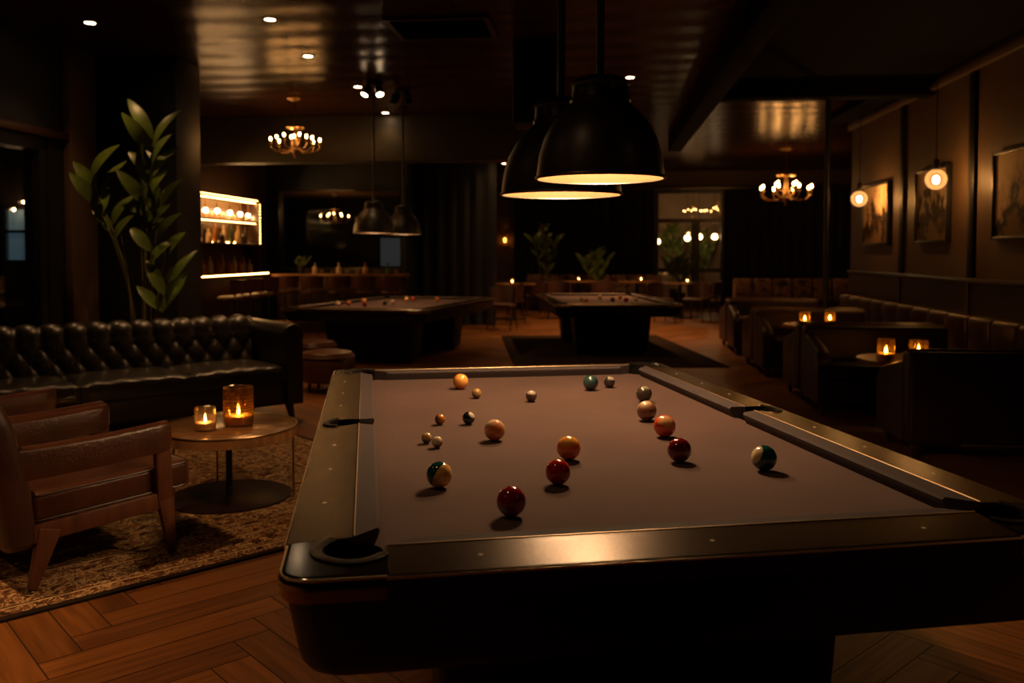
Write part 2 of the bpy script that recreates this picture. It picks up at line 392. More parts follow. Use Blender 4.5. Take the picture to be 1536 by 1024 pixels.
# ------------------------------------------------------------------ the room
CEIL = 3.40
def make_floor():
    bm = BM(); uvl = bm.loops.layers.uv.new('plank'); tone = bm.faces.layers.float.new('tone')
    Lp, Wp = .84, .14; ang = R(90-42.0)
    e = .0022
    def put(u0, v0, du, dv, along):
        c, s = math.cos(ang), math.sin(ang)
        pts = [(u0+e, v0+e), (u0+du-e, v0+e), (u0+du-e, v0+dv-e), (u0+e, v0+dv-e)]
        w = [(c*a-s*b+.27, s*a+c*b + 9) for a, b in pts]
        mx = sum(p[0] for p in w)/4; my = sum(p[1] for p in w)/4
        if not (-6.9 < mx < 7.7 and -2.3 < my < 24.3): return
        f = bm.faces.new([bm.verts.new((x, y, 0)) for x, y in w]); f[tone] = random.random()*.75
        ou, ov = random.random()*40, random.random()*40
        for lp, (a, b) in zip(f.loops, pts):
            q = (a-u0, b-v0) if along == 0 else (b-v0, a-u0)
            lp[uvl].uv = (q[0]+ou, q[1]+ov)
    # herringbone lattice: period vectors (Lp... ) via diagonal steps
    N = 170
    k = Lp/Wp
    for i in range(-N, N):
        for j in range(-17, 18):
            ox = i*Wp + j*Lp; oy = i*Wp - j*Lp
            if abs(ox)+abs(oy) > 44: continue
            put(ox, oy, Lp, Wp, 0)
            put(ox, oy+Wp, Wp, Lp, 1) if False else put(ox+Lp-Lp, oy+Wp, Wp, Lp, 1)
    nb = len(bm.faces)
    f = bm.faces.new([bm.verts.new(p) for p in ((-6.9, -2.3, -.004), (7.7, -2.3, -.004), (7.7, 24.3, -.004), (-6.9, 24.3, -.004))]); f.material_index = 1
    o = structure('floor', bm, [m_floor, m_gap], angle=0, recalc=False)
    return o
make_floor()
bm = bx(-6.7, 7.5, -2, 24.2, CEIL, CEIL+.12); structure('ceiling', bm, m_ceil, angle=0)
# left wall with a glass door, then the dark column, bar wall, mirror wall
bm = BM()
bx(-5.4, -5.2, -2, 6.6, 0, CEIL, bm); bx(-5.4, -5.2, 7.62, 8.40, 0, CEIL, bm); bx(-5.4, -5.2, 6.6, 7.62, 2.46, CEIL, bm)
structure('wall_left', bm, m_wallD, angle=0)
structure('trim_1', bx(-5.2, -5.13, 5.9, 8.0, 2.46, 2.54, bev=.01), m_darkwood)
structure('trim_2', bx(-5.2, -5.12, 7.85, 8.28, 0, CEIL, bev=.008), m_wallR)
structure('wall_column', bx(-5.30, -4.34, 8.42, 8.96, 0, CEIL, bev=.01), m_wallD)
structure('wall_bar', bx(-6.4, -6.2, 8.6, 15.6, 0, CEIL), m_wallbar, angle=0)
structure('wall_outside', bx(-8.6, -5.4, 8.6, 8.7, 0, CEIL), pmat('outside_wall', (.03, .018, .010), .8), angle=0)
mx0 = atY(421, 350, 15.45).x; mx1 = atY(606, 350, 15.45).x; mzt = atY(500, 285, 15.45).z; mzb = 1.10
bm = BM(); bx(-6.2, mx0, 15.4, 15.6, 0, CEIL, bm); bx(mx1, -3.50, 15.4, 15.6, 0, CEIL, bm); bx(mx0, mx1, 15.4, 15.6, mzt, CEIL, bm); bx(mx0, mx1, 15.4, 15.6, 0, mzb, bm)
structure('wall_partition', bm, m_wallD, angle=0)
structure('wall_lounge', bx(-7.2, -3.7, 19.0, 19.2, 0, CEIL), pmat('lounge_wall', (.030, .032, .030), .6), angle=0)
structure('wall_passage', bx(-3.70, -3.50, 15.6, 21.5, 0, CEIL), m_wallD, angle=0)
# bulkhead over the bar
structure('trim_3', bx(-6.2, .1, 12.3, 12.6, 2.72, CEIL, bev=.01), pmat('bulkhead_paint', (.045, .040, .028), .5))
# right wall
structure('wall_right', bx(3.75, 3.95, -2, 13.3, 0, CEIL), m_wallR, angle=0)
structure('wall_return', bx(3.95, 7.3, 13.1, 13.3, 0, CEIL), m_wallR, angle=0)
structure('wall_alcove', bx(7.3, 7.5, 13.1, 21.5, 0, CEIL), m_wallR, angle=0)
bm = bx(3.72, 3.75, -2, 13.3, 0, 1.07); structure('wall_wainscot', bm, m_wains, angle=0)
structure('trim_4', bx(3.69, 3.75, -2, 13.3, 1.07, 1.13, bev=.012), m_darkwood)
structure('trim_5', bx(3.68, 3.75, -2, 13.3, 3.20, 3.30, bev=.02), m_wallR)
for k, y in enumerate((11.08, 9.07, 7.06)):
    structure('trim_%d' % (6+k), bx(3.715, 3.75, y-.07, y+.07, 1.13, 3.2, bev=.006), m_body)
    structure('trim_%d' % (16+k), bx(3.705, 3.72, y-.02, y+.02, 0, 1.07, bev=.003), m_darkwood)
# far wall with the window opening
WY = 21.5
wx0 = atY(981, 400, WY).x; wx1 = atY(1087, 400, WY).x
wz1 = atY(1030, 284, WY).z; wz0 = .08
bm = BM(); bx(-3.7, wx0, WY, WY+.2, 0, CEIL, bm); bx(wx1, 7.5, WY, WY+.2, 0, CEIL, bm); bx(wx0, wx1, WY, WY+.2, wz1, CEIL, bm); bx(wx0, wx1, WY, WY+.2, 0, wz0, bm)
structure('wall_far', bm, m_wallR, angle=0)
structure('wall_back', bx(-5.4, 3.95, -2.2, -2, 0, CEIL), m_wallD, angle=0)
structure('wall_beyond', bx(-.5, 6.5, 24.0, 24.2, 0, CEIL), m_brick, angle=0)
# ceiling beams and soffit over the booths, hanging duct box, curtain header
structure('trim_9', bx(1.17, 1.39, -2, 15.1, 3.14, CEIL, bev=.01), m_soffit)
structure('trim_10', bx(1.39, 3.75, 10.1, 10.35, 3.16, CEIL, bev=.01), m_soffit)
structure('trim_11', bx(1.39, 3.68, -2, 10.1, 3.34, 3.40), m_soffit)
structure('trim_14', bx(3.32, 3.68, 10.35, 13.1, 3.30, 3.40), m_soffit)
p0 = atd(769, 60, 8.1); p1 = atd(836, 60, 8.1)
structure('trim_12', bx(p0.x, p1.x, p0.y, p0.y+.5, 2.62, CEIL, bev=.01), m_body)
structure('trim_13', bx(-3.5, 7.3, WY-.22, WY, 2.92, 3.04, bev=.01), m_darkwood)

# the far window (frame, mullions, panes) built as a structure with parts
def far_window():
    bm = BM(); t = .10; y0, y1 = WY-.04, WY+.10
    bx(wx0, wx0+t, y0, y1, wz0, wz1, bm); bx(wx1-t, wx1, y0, y1, wz0, wz1, bm); bx(wx0+t, wx1-t, y0, y1, wz1-t, wz1, bm); bx(wx0+t, wx1-t, y0, y1, wz0, wz0+t, bm)
    o = structure('window_1', bm, m_bmetal)
    xm = atY(1043, 380, WY).x; za = atY(1030, 331, WY).z; zb = atY(1030, 405, WY).z
    bm = BM(); bx(xm-.10, xm+.10, y0+.01, y1-.01, wz0+t, za, bm); build('mullion', bm, m_bmetal, o)
    for z in (za, zb):
        bm = BM(); bx(wx0+t, wx1-t, y0+.02, y1-.02, z-.05, z+.05, bm); build('transom', bm, m_darkwood, o)
    bm = BM(); bx(wx0+t, wx1-t, WY+.02, WY+.03, wz0+t, wz1-t, bm); build('pane', bm, m_pane, o)
far_window()

# glass door in the left wall
def left_door():
    bm = BM(); y0, y1, zt = 6.60, 7.62, 2.46
    bx(-5.38, -5.22, y0, y0+.10, 0, zt, bm); bx(-5.38, -5.22, y1-.10, y1, 0, zt, bm); bx(-5.38, -5.22, y0+.10, y1-.10, zt-.12, zt, bm); bx(-5.38, -5.22, y0+.10, y1-.10, 0, .25, bm)
    d = structure('door_1', bm, m_bmetal)
    bm = BM(); bx(-5.31, -5.30, y0+.10, y1-.10, .25, zt-.12, bm); build('pane', bm, m_pane, d)
    bm = BM(); tube(bm, [(-5.17, 6.76, .9), (-5.17, 6.76, 1.25)], .012)
    for z in (.93, 1.22): tube(bm, [(-5.17, 6.76, z), (-5.235, 6.72, z)], .009)
    build('door_handle', bm, m_brass, d)
left_door()
# lit window in the outside wall, seen through the door, and the small lamps over it
p = atY(44, 352, 8.6)
b0 = thing('lit_window', (p.x, 8.6, p.z), 0, 'bluish lit window seen through the left glass door', 'window')
m_blue = emat('lit_window_blue', (.22, .40, .52), .22)
bm = BM(); bx(-.22, .22, -.02, 0, -.27, .27, bm)
build('pane', bm, m_blue, b0)
bm = BM()
for a in ((-.26, -.22, -.31, .31), (.22, .26, -.31, .31), (-.22, .22, .27, .31), (-.22, .22, -.31, -.27)): bx(a[0], a[1], -.05, 0, a[2], a[3], bm)
build('frame', bm, m_body, b0)
bm = BM(); bx(-.015, .015, -.045, -.02, -.27, .27, bm); bx(-.22, .22, -.045, -.02, .02, .05, bm); build('mullion', bm, m_body, b0)
for k, (x, y) in enumerate(((21, 314), (36, 303))):
    p = atY(x, y, 8.45)
    t = thing('bulb_pendant', p, 0, 'tiny warm bulb %s the bluish window behind the left glass door' % ('just over', 'higher over')[k], 'light bulb')
    bm = BM(); sphere(bm, (0, 0, 0), .018, 10, 8); build('bulb', bm, m_barbulb, t)
    bm = BM(); tube(bm, [(0, 0, .015), (0, 0, 2.6-p.z)], .004, 6); build('cord', bm, m_bmetal, t)
p = atY(39, 420, 8.4)
t = thing('console_table', (p.x, 8.38, 0), 0, 'wooden side table seen through the left glass door below the bluish window', 'table')
bm = BM(); bx(-.45, .45, -.18, .20, .80, .84, bm); bx(-.42, .42, -.16, .18, .40, .43, bm); build('shelf', bm, m_tabletop, t)
for sx in (-.41, .41):
    bm = BM(); bx(sx-.03, sx+.03, -.17, .19, 0, .80, bm); build('side_panel', bm, m_darkwood, t)

# ceiling air vent
c0 = atz(664, 40, CEIL)
v = thing('ceiling_vent', (c0.x, c0.y, CEIL), 0, 'black slatted air vent set in the ceiling left of the big lamps', 'vent')
bm = BM()
for (x0, x1, y0, y1) in ((-.46, .46, -.36, -.31), (-.46, .46, .31, .36), (-.46, -.41, -.31, .31), (.41, .46, -.31, .31)): bx(x0, x1, y0, y1, -.03, 0, bm)
build('frame', bm, m_bmetal, v)
for k in range(7):
    bm = BM(); box(bm, (0, -.26+k*.087, -.02), (.82, .06, .006), rot=RX(.6)); build('slat', bm, m_body, v)

# ------------------------------------------------------------------ pool tables
TW, TL, TZ = 1.595, 2.645, .84
def arc(cx, cy, r, a0, a1, n=12):
    return [(cx+r*math.cos(R(a0+(a1-a0)*k/n)), cy+r*math.sin(R(a0+(a1-a0)*k/n))) for k in range(n+1)]
def make_pool_table(label, loc, rz):
    t = thing('pool_table', loc, rz, label, 'pool table', None)
    hw, hl = TW/2, TL/2
    CW, CN, CC = .128, .050, .186            # cap width, cushion width, casting size
    PC, PR = .128, .068                       # corner pocket centre offset and radius
    SR, SC = .058, .080                       # side pocket radius, centre offset from outer edge
    zt = TZ
    def slope(bm, zmin=TZ-.032):
        # the wooden tops fall slightly towards the outside
        for v_ in bm.verts:
            if v_.co.z > zmin:
                v_.co.z -= .0085*min(1, max(0, max(abs(v_.co.x)-(hw-CW), abs(v_.co.y)-(hl-CW))/CW))
        return bm
    # --- corner castings
    dy = math.sqrt(PR**2-(CC-PC)**2)
    for sx, sy in ((-1, -1), (1, -1), (1, 1), (-1, 1)):
        a_s = math.degrees(math.atan2(-dy, CC-PC)) % 360
        poly = [(CC, 0), (CC, PC-dy)] + arc(PC, PC, PR, a_s, math.degrees(math.atan2(CC-PC, -dy)), 18)[1:-1][::1] + [(PC-dy, CC), (0, CC)]
        poly += [(0, .055), (.004, .036), (.016, .016), (.036, .004), (.055, 0)]
        pts = [(sx*(x-hw), sy*(y-hl)) for x, y in poly]
        if sx*sy < 0: pts = pts[::-1]
        pts = [(-(x) if False else x, y) for x, y in pts]
        bm = BM(); prism(bm, pts, zt-.030, zt, bev=0)
        top = [e for e in bm.edges if all(abs(vv.co.z-zt) < 1e-5 for vv in e.verts)]
        out = [e for e in top if all(abs(abs(vv.co.x)-hw) < .06 or abs(abs(vv.co.y)-hl) < .06 for vv in e.verts) and not all(math.hypot(abs(vv.co.x)-(hw-PC), abs(vv.co.y)-(hl-PC)) < PR+.004 for vv in e.verts)]
        bmesh.ops.bevel(bm, geom=out, offset=.013, segments=4, profile=.5, affect='EDGES')
        slope(bm, TZ-.028)
        cc_ = build('corner_casting', bm, m_cast, t); cc_.modifiers.new('weighted', 'WEIGHTED_NORMAL').keep_sharp = True
        half = [(CC, .004), (CC, .05), (.05, CC), (.004, CC), (.004, .057), (.008, .040), (.019, .020), (.040, .008), (.057, .004)]
        pts = [(sx*(x-hw), sy*(y-hl)) for x, y in half]
        if sx*sy < 0: pts = pts[::-1]
        bm = BM(); prism(bm, pts, zt-.052, zt-.0305); build('lower_band', bm, m_bronze, cc_)
        ln = [(CC, .004), (.057, .004), (.040, .008), (.019, .020), (.008, .040), (.004, .057), (.004, CC)]
        bm = BM(); tube(bm, [Vector((sx*(x-hw), sy*(y-hl), zt-.0125)) for x, y in ln], .0030, 6); build('edge_glint', bm, m_glint, cc_)  # strip imitating the bright highlight on the casting rim
        # leather pocket lip, then the pocket cup
        bm = BM()
        cx, cy = sx*(PC-hw), sy*(PC-hl)
        ri = []
        A = [a_s - 4 - (a_s - 4 - (math.degrees(math.atan2(CC-PC, -dy))+4))*k/20 for k in range(21)]
        rings = []
        for a in A:
            c, s = math.cos(R(a)), math.sin(R(a))
            ring = [(cx+sx*c*rr, cy+sy*s*rr, zz) for rr, zz in ((PR+.012, zt-.004), (PR+.010, zt+.003), (PR, zt+.005), (PR-.012, zt+.001), (PR-.014, zt-.05), (PR+.0, zt-.05))]
            rings.append([Vector(p) for p in ring])
        loft(bm, rings); slope(bm); build('pocket_rim', bm, m_leatherpocket, t)
        bm = BM(); lathe(bm, [(PR-.013, zt-.012), (PR-.014, zt-.10), (PR-.03, zt-.15), (0, zt-.155)], 20, mat=T(cx, cy, 0)); build('pocket', bm, m_black, t)
    # --- rails: six wooden caps, each with its cushion and three sights
    def rail(p_poly, cush_base, nose, sights, dirv):
        bm = BM(); prism(bm, p_poly, zt-.050, zt)
        top = [e for e in bm.edges if all(abs(vv.co.z-zt) < 1e-5 for vv in e.verts)]
        bmesh.ops.bevel(bm, geom=top, offset=.005, segments=2, profile=.5, affect='EDGES')
        slope(bm)
        o = build('rail', bm, m_rail, t); o.modifiers.new('weighted', 'WEIGHTED_NORMAL').keep_sharp = True
        # cushion profile loft between base line and nose line
        (b0, b1), (n0, n1) = cush_base, nose
        bm = BM(); rings = []
        for b, n_ in ((b0, n0), (b1, n1)):
            b = Vector((*b, 0)); n_ = Vector((*n_, 0)); m_ = b.lerp(n_, .90)
            rings.append([b+Vector((0, 0, zt-.050)), b+Vector((0, 0, zt-.001)), m_+Vector((0, 0, zt-.003)), n_+Vector((0, 0, zt-.010)), m_+Vector((0, 0, zt-.024)), b.lerp(n_, .6)+Vector((0, 0, zt-.050))])
        loft(bm, rings); build('cushion', bm, m_cushion, t, angle=25)
        (b0, b1) = cush_base
        bm = BM(); b0v, b1v = Vector((*b0, zt)), Vector((*b1, zt)); tube(bm, [b0v, b1v], .0016, 6); build('seam_glint', bm, m_glint, o)  # strip imitating the highlight along the cushion seam
        ox = sorted(p_poly, key=lambda q: (round(max(abs(q[0])-hw if dirv else abs(q[1])-hl, -9), 4)))[-2:]
        bm = BM(); tube(bm, [Vector((*ox[0], zt-.0135)), Vector((*ox[1], zt-.0135))], .0026, 6); build('edge_glint', bm, m_glint, o)  # strip imitating the highlight along the rail's outer edge
        for (x, y) in sights:
            bm = BM(); lathe(bm, [(0, zt+.0006), (.0045, zt+.0006), (.0048, zt-.001)], 10, mat=T(x, y, 0)); slope(bm); build('sight', bm, m_sight, o)
    for sy in (-1, 1):
        y0, y1, y2 = sy*hl, sy*(hl-CW), sy*(hl-CW-CN)
        poly = [(-(hw-CC), y0), (hw-CC, y0), (hw-CC, y1), (-(hw-CC), y1)]
        xb, xn = hw-CC-.004, hw-CC-.062
        rail(poly, ((-xb, y1), (xb, y1)), ((-xn, y2), (xn, y2)), [(k*TW*.185, sy*(hl-.062)) for k in (-1.5, 0, 1.5)], 0)
    for sx in (-1, 1):
        x0, x1, x2 = sx*hw, sx*(hw-CW), sx*(hw-CW-CN)
        for sy in (-1, 1):
            # cap with side-pocket notch
            dxp = math.sqrt(max(0, SR**2-(CW-SC)**2))
            poly = [(0, hl-CC), (0, 0)] + [(SC-SR+.0, 0)] + arc(SC, 0, SR, 180, math.degrees(math.atan2(dxp, CW-SC)), 8)[1:] + [(CW, hl-CC)]
            pts = [(sx*(x-hw)*1.0, sy*y) for x, y in poly]
            ya, yb = sy*(dxp+.004), sy*(hl-CC-.004)
            yna, ynb = sy*(dxp+.022), sy*(hl-CC-.062)
            rail(pts, ((x1 if True else 0, ya), (x1, yb)), ((x2, yna), (x2, ynb)), [(sx*(hw-.062), sy*(hl-CC)*q) for q in (.28, .52, .78)], 1)
        bm = BM(); rings = []
        for k in range(15):
            a = 110+140*k/14 if True else 0
            c, s = math.cos(R(a)), math.sin(R(a))
            rings.append([Vector((sx*(SC-hw+c*rr), s*rr, zz)) for rr, zz in ((SR+.010, zt-.004), (SR+.008, zt+.005), (SR-.002, zt+.007), (SR-.010, zt+.003), (SR-.011, zt-.05), (SR, zt-.05))])
        loft(bm, rings); slope(bm); build('pocket_rim', bm, m_leatherpocket, t)
        bm = BM(); lathe(bm, [(SR-.010, zt-.012), (SR-.012, zt-.10), (SR-.03, zt-.15), (0, zt-.155)], 18, mat=T(sx*(SC-hw), 0, 0)); build('pocket', bm, m_black, t)
    # --- cloth bed with the pockets cut out
    e = CW+.02; zb = zt-.042
    xi, yi = hw-e, hl-e; r = PR-.004
    def corner(cx, cy, a0, a1): return arc(cx, cy, r, a0, a1, 8)
    off = e-PC; h = math.sqrt(r*r-off*off); aa = math.degrees(math.atan2(-off if False else off, h))
    so = e-SC; sh = math.sqrt((SR-.003)**2-so**2) if SR-.003 > so else 0
    poly = []
    cx, cy = hw-PC, hl-PC
    poly += [(xi, cy-r*math.cos(math.asin(off/r)) )] if False else []
    def cpts(sx, sy):
        c0x, c0y = sx*(hw-PC), sy*(hl-PC)
        n_ = 8; out = []
        a_start = math.atan2(-h, -off); a_end = math.atan2(-off, -h)   # in the folded (+,+) frame
        a_start = math.atan2(-h, -off) % (2*PI); a_end = math.atan2(-off, -h) % (2*PI)
        for k in range(n_+1):
            a = a_start+(a_end-a_start)*k/n_
            out.append((c0x+sx*r*math.cos(a), c0y+sy*r*math.sin(a)))
        return out
    poly = cpts(1, -1)[::-1] + [(xi, -sh)] + ([(hw-e-.012, 0)] if sh else []) + [(xi, sh)] + cpts(1, 1) + cpts(-1, 1)[::-1] + [(-xi, sh)] + ([(-(hw-e-.012), 0)] if sh else []) + [(-xi, -sh)] + cpts(-1, -1)
    bm = BM(); prism(bm, poly, zb-.03, zb); build('cloth', bm, m_cloth, t, angle=20)
    # --- body skirt, tapered, rounded at its foot
    rings = []
    for inset, z in ((.012, zt-.050), (.013, zt-.06), (.030, .685), (.036, .660), (.045, .645), (.058, .635), (.075, .632)):
        rings.append([Vector((x, y, z)) for x, y in rrect(-hw+inset, hw-inset, -hl+inset, hl-inset, .06)])
    bm = BM(); loft(bm, rings, capb=False, capt=True); build('skirt', bm, m_body, t)
    # --- two broad pedestals on feet
    for sy in (-1, 1):
        y0, y1 = sorted((sy*(hl-.42), sy*(hl-.80)))
        rings = []
        for z, g in ((.64, 0), (.10, .03), (.05, .035)):
            rings.append([Vector((x, y, z)) for x, y in rrect(-.50+g, .50-g, y0+g, y1-g, .03)])
        bm = BM(); loft(bm, rings); p = build('pedestal', bm, m_body, t)
        for sx in (-1, 1):
            bm = BM(); lathe(bm, [(.045, 0), (.05, .01), (.05, .03), (.035, .052)], 16, mat=T(sx*.38, (y0+y1)/2, 0), capb=True, capt=True); build('foot', bm, m_bmetal, p)
    return t
ROT = R(15.57)
ax, ay = Vector((math.cos(ROT), math.sin(ROT), 0)), Vector((-math.sin(ROT), math.cos(ROT), 0))
TC = Vector((-.1248, 2.8438, 0))
pool0 = make_pool_table('large black pool table in the foreground with dark brown cloth and scattered balls', TC, ROT)
TABLES_B = 'pool tables in the back of the hall'
rotBR = R(9.0); cBR = Vector((.02, 12.45, 0))
rotBL = R(-9.0); cBL = Vector((-2.72, 11.38, 0))
pBR = dup(pool0, cBR, rotBR, 'black pool table at the back right, standing on a dark flat rug', TABLES_B); pBR.scale = (1.05, 1.10, .857)
pBL = dup(pool0, cBL, rotBL, 'black pool table at the back left under a pair of black dome lamps', TABLES_B); pBL.scale = (1.19, 1.14, .857)
ZB = TZ-.042            # cloth height of the near table

# balls on the near table: pixel centre, diameter, material, label
def ball(name, p, r, mat, label, group):
    bm = BM(); sphere(bm, (0, 0, 0), r, 32, 20); o = build(name, bm, mat, loc=p, angle=60)
    return tag(o, label, 'pool ball', group)
cream = (.72, .52, .28)
BALLS = [
 (691, 572, 23, ball_mat('b1', (.75, .25, .03), (.85, .42, .09), (.5, -.6, .6), .5, .25, False), 'yellow orange pool ball near the far left end of the cloth'),
 (715, 590, 15, ball_mat('b2', (.16, .085, .03), (.42, .26, .10), (.2, -.3, 1), .3, .4, False, mottle=.6), 'small dull gold ball beside the yellow orange ball'),
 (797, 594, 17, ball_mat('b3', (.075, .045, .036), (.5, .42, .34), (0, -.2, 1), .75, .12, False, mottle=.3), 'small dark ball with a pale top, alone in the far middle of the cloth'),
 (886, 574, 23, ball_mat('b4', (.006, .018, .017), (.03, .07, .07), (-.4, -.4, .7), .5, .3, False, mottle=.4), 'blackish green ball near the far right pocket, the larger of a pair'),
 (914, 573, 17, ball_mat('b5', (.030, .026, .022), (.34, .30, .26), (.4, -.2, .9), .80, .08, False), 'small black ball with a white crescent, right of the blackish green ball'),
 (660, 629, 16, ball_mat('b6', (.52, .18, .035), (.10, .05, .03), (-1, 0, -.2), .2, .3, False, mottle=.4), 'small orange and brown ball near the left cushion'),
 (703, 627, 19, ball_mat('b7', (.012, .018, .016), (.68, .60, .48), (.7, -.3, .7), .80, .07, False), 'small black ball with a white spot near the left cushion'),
 (640, 657, 16, ball_mat('b8', (.12, .075, .03), (.58, .38, .16), (.1, -.3, .8), .55, .3, False, mottle=.6), 'small mottled gold ball, the left one of a touching pair'),
 (656, 663, 17, ball_mat('b9', (.20, .12, .05), (.74, .60, .38), (-.2, -.4, .7), .55, .25, False, mottle=.7), 'small mottled cream ball, the right one of a touching pair'),
 (742, 645, 32, ball_mat('b10', (.72, .50, .32), (.62, .20, .07), (.30, -.9, -.15), .45, .30, False), 'cream ball with a soft orange patch in the left middle of the cloth'),
 (853, 672, 36, ball_mat('b11', (.82, .15, .025), (.90, .40, .06), (0, -.25, 1), .55, .18, False), 'bright orange ball behind the red ball'),
 (837, 708, 38, ball_mat('b12', (.40, .012, .014)), 'red ball just in front of the bright orange ball'),
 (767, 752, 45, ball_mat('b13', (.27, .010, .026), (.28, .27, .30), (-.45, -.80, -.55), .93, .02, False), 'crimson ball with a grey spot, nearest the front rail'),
 (659, 712, 39, ball_mat('b14', (.004, .058, .068), (.85, .50, .15), (.80, -.30, -.32), .10, .03, False), 'half teal half yellow ball near the front left pocket'),
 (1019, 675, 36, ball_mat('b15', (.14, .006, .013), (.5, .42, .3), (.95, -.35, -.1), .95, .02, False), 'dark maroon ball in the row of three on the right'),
 (997, 639, 33, ball_mat('b16', (.68, .085, .022), (.85, .45, .18), (.1, -.6, .6), 1.08, .12, False, mottle=.6), 'orange red ball with cream blotches, middle of the row of three on the right'),
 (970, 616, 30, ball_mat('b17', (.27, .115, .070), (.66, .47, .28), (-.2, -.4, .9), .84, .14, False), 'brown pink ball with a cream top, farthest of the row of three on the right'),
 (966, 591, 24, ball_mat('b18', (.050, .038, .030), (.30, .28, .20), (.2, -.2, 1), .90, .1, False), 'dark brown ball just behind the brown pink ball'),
 (1146, 687, 38, ball_mat('b19', (.004, .065, .058), (.72, .56, .34), (-.85, -.28, .45), .70, .05, False), 'teal green ball with a cream patch, alone near the right cushion'),
]
balls_n = 0
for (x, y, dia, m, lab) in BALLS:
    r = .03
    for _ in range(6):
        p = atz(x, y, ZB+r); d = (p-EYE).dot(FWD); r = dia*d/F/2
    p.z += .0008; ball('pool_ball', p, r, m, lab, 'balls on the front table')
# balls on the two back tables
def backballs(cen, rot, sc_, items, lab, grp):
    zc = ZB*.857+.001+(.011 if cen is cBR else 0)
    for k, (x, y, mcol, dsc) in enumerate(items):
        p = atz(x, y, zc+.034)
        ball('pool_ball', p, .034, mcol, dsc, grp)
w_ = ball_mat('bb_w', (.75, .60, .42)); y_ = ball_mat('bb_y', (.66, .33, .08)); r_ = ball_mat('bb_r', (.30, .03, .02)); o_ = ball_mat('bb_o', (.58, .18, .05)); k_ = ball_mat('bb_k', (.05, .05, .05))
backballs(cBL, rotBL, 1, [(507, 455.5, w_, 'pale ball leftmost on the back left table'), (523, 454.5, o_, 'orange ball second from the left on the back left table'), (546, 450.5, y_, 'yellow ball third from the left on the back left table'), (547, 456, r_, 'dark red ball in front of the yellow ball on the back left table'), (577, 454, k_, 'dark ball in the middle of the back left table'), (589, 452.5, w_, 'white ball right of the dark ball on the back left table'), (610, 449, y_, 'yellow ball right of the white ball on the back left table'), (620, 448, r_, 'dark red ball close to the right yellow ball on the back left table'), (656, 449, o_, 'orange ball far right on the back left table')], '', 'balls on the back left table')
backballs(cBR, rotBR, 1, [(873, 448, w_, 'pale ball leftmost on the back right table'), (880, 451, o_, 'orange ball second from the left on the back right table'), (900, 445.5, w_, 'bright white ball in the middle of the back right table'), (919, 449, k_, 'dark ball right of the bright white ball on the back right table'), (930, 446, y_, 'yellow ball right of the dark ball on the back right table'), (939, 449.5, r_, 'dark red ball beside the yellow ball on the back right table'), (954, 448.5, w_, 'pale ball rightmost on the back right table')], '', 'balls on the back right table')

# flat rug under the back right table
bm = BM(); bx(-1.30, 1.30, -2.0, 2.0, 0, .010, bm, bev=.004); o = build('flat_rug', bm, pmat('flat_rug', (.022, .013, .008), .95, bump=.3, bscale=150, spec=.03), loc=(cBR.x-.05, cBR.y-.2, 0), rz=rotBR)
tag(o, 'plain dark flat rug on the wood floor under the back right pool table', 'rug')
pBR.location.z = .011

# ------------------------------------------------------------------ dome pendant lamps
def make_dome(loc, s, label, group, bulbmat, rod_top):
    t = thing('pendant_lamp', loc, 0, label, 'lamp', group)
    def S(pr): return [(r*s, z*s) for r, z in pr]
    bm = BM()
    lathe(bm, S([(.200, 0), (.199, .02), (.192, .07), (.176, .125), (.150, .172), (.120, .207), (.098, .226), (.092, .236), (.0, .240)]), 56)
    build('lamp_shade', bm, m_shade, t)
    bm = BM(); lathe(bm, S([(.1965, .001), (.195, .02), (.187, .07), (.170, .122), (.144, .167), (.113, .201), (.08, .222), (0, .228)]), 56); build('shade_lining', bm, m_shadein, t)
    bm = BM(); lathe(bm, S([(.196, -.002), (.203, -.004), (.205, .002), (.203, .007), (.197, .006), (.196, -.002)]), 56); build('shade_rim', bm, m_shade, t)
    bm = BM(); lathe(bm, S([(.094, .232), (.096, .240), (.090, .250), (.088, .285), (.092, .290), (.088, .300), (.070, .312), (.030, .320), (0, .321)]), 40); build('collar', bm, m_bmetal, t)
    bm = BM(); tube(bm, [(0, 0, .315*s), (0, 0, rod_top-loc[2])], .0125*s, 12); build('rod', bm, m_bmetal, t)
    bm = BM(); lathe(bm, S([(.022, .226), (.022, .130)]), 16, capb=True); build('socket', bm, m_bmetal, t)
    bm = BM(); sphere(bm, (0, 0, .098*s), .033*s, 20, 12, (1, 1, 1.25)); build('bulb', bm, bulbmat, t)
    bm = BM(); lathe(bm, [(.06, rod_top-loc[2]-.03), (.06, rod_top-loc[2])], 24, capb=True); build('ceiling_rose', bm, m_bmetal, t)
    return t
p = atd(900, 268, 3.05); make_dome(p, 1.142, 'large black dome lamp in front, hanging lowest over the front pool table', 'dome lamps over the front table', m_bulb, CEIL)
p = atd(842, 292, 3.60); make_dome(p, 1.265, 'large black dome lamp partly hidden behind the nearest dome lamp', 'dome lamps over the front table', m_bulb, CEIL)
p = atd(561, 349, 11.0); make_dome(p, 1.30, 'black dome lamp over the back left pool table, left one of the pair', 'dome lamps over the back left table', m_bulbB, CEIL)
p = atd(605, 351, 11.9); make_dome(p, 1.26, 'black dome lamp over the back left pool table, right one of the pair', 'dome lamps over the back left table', m_bulbB, CEIL)

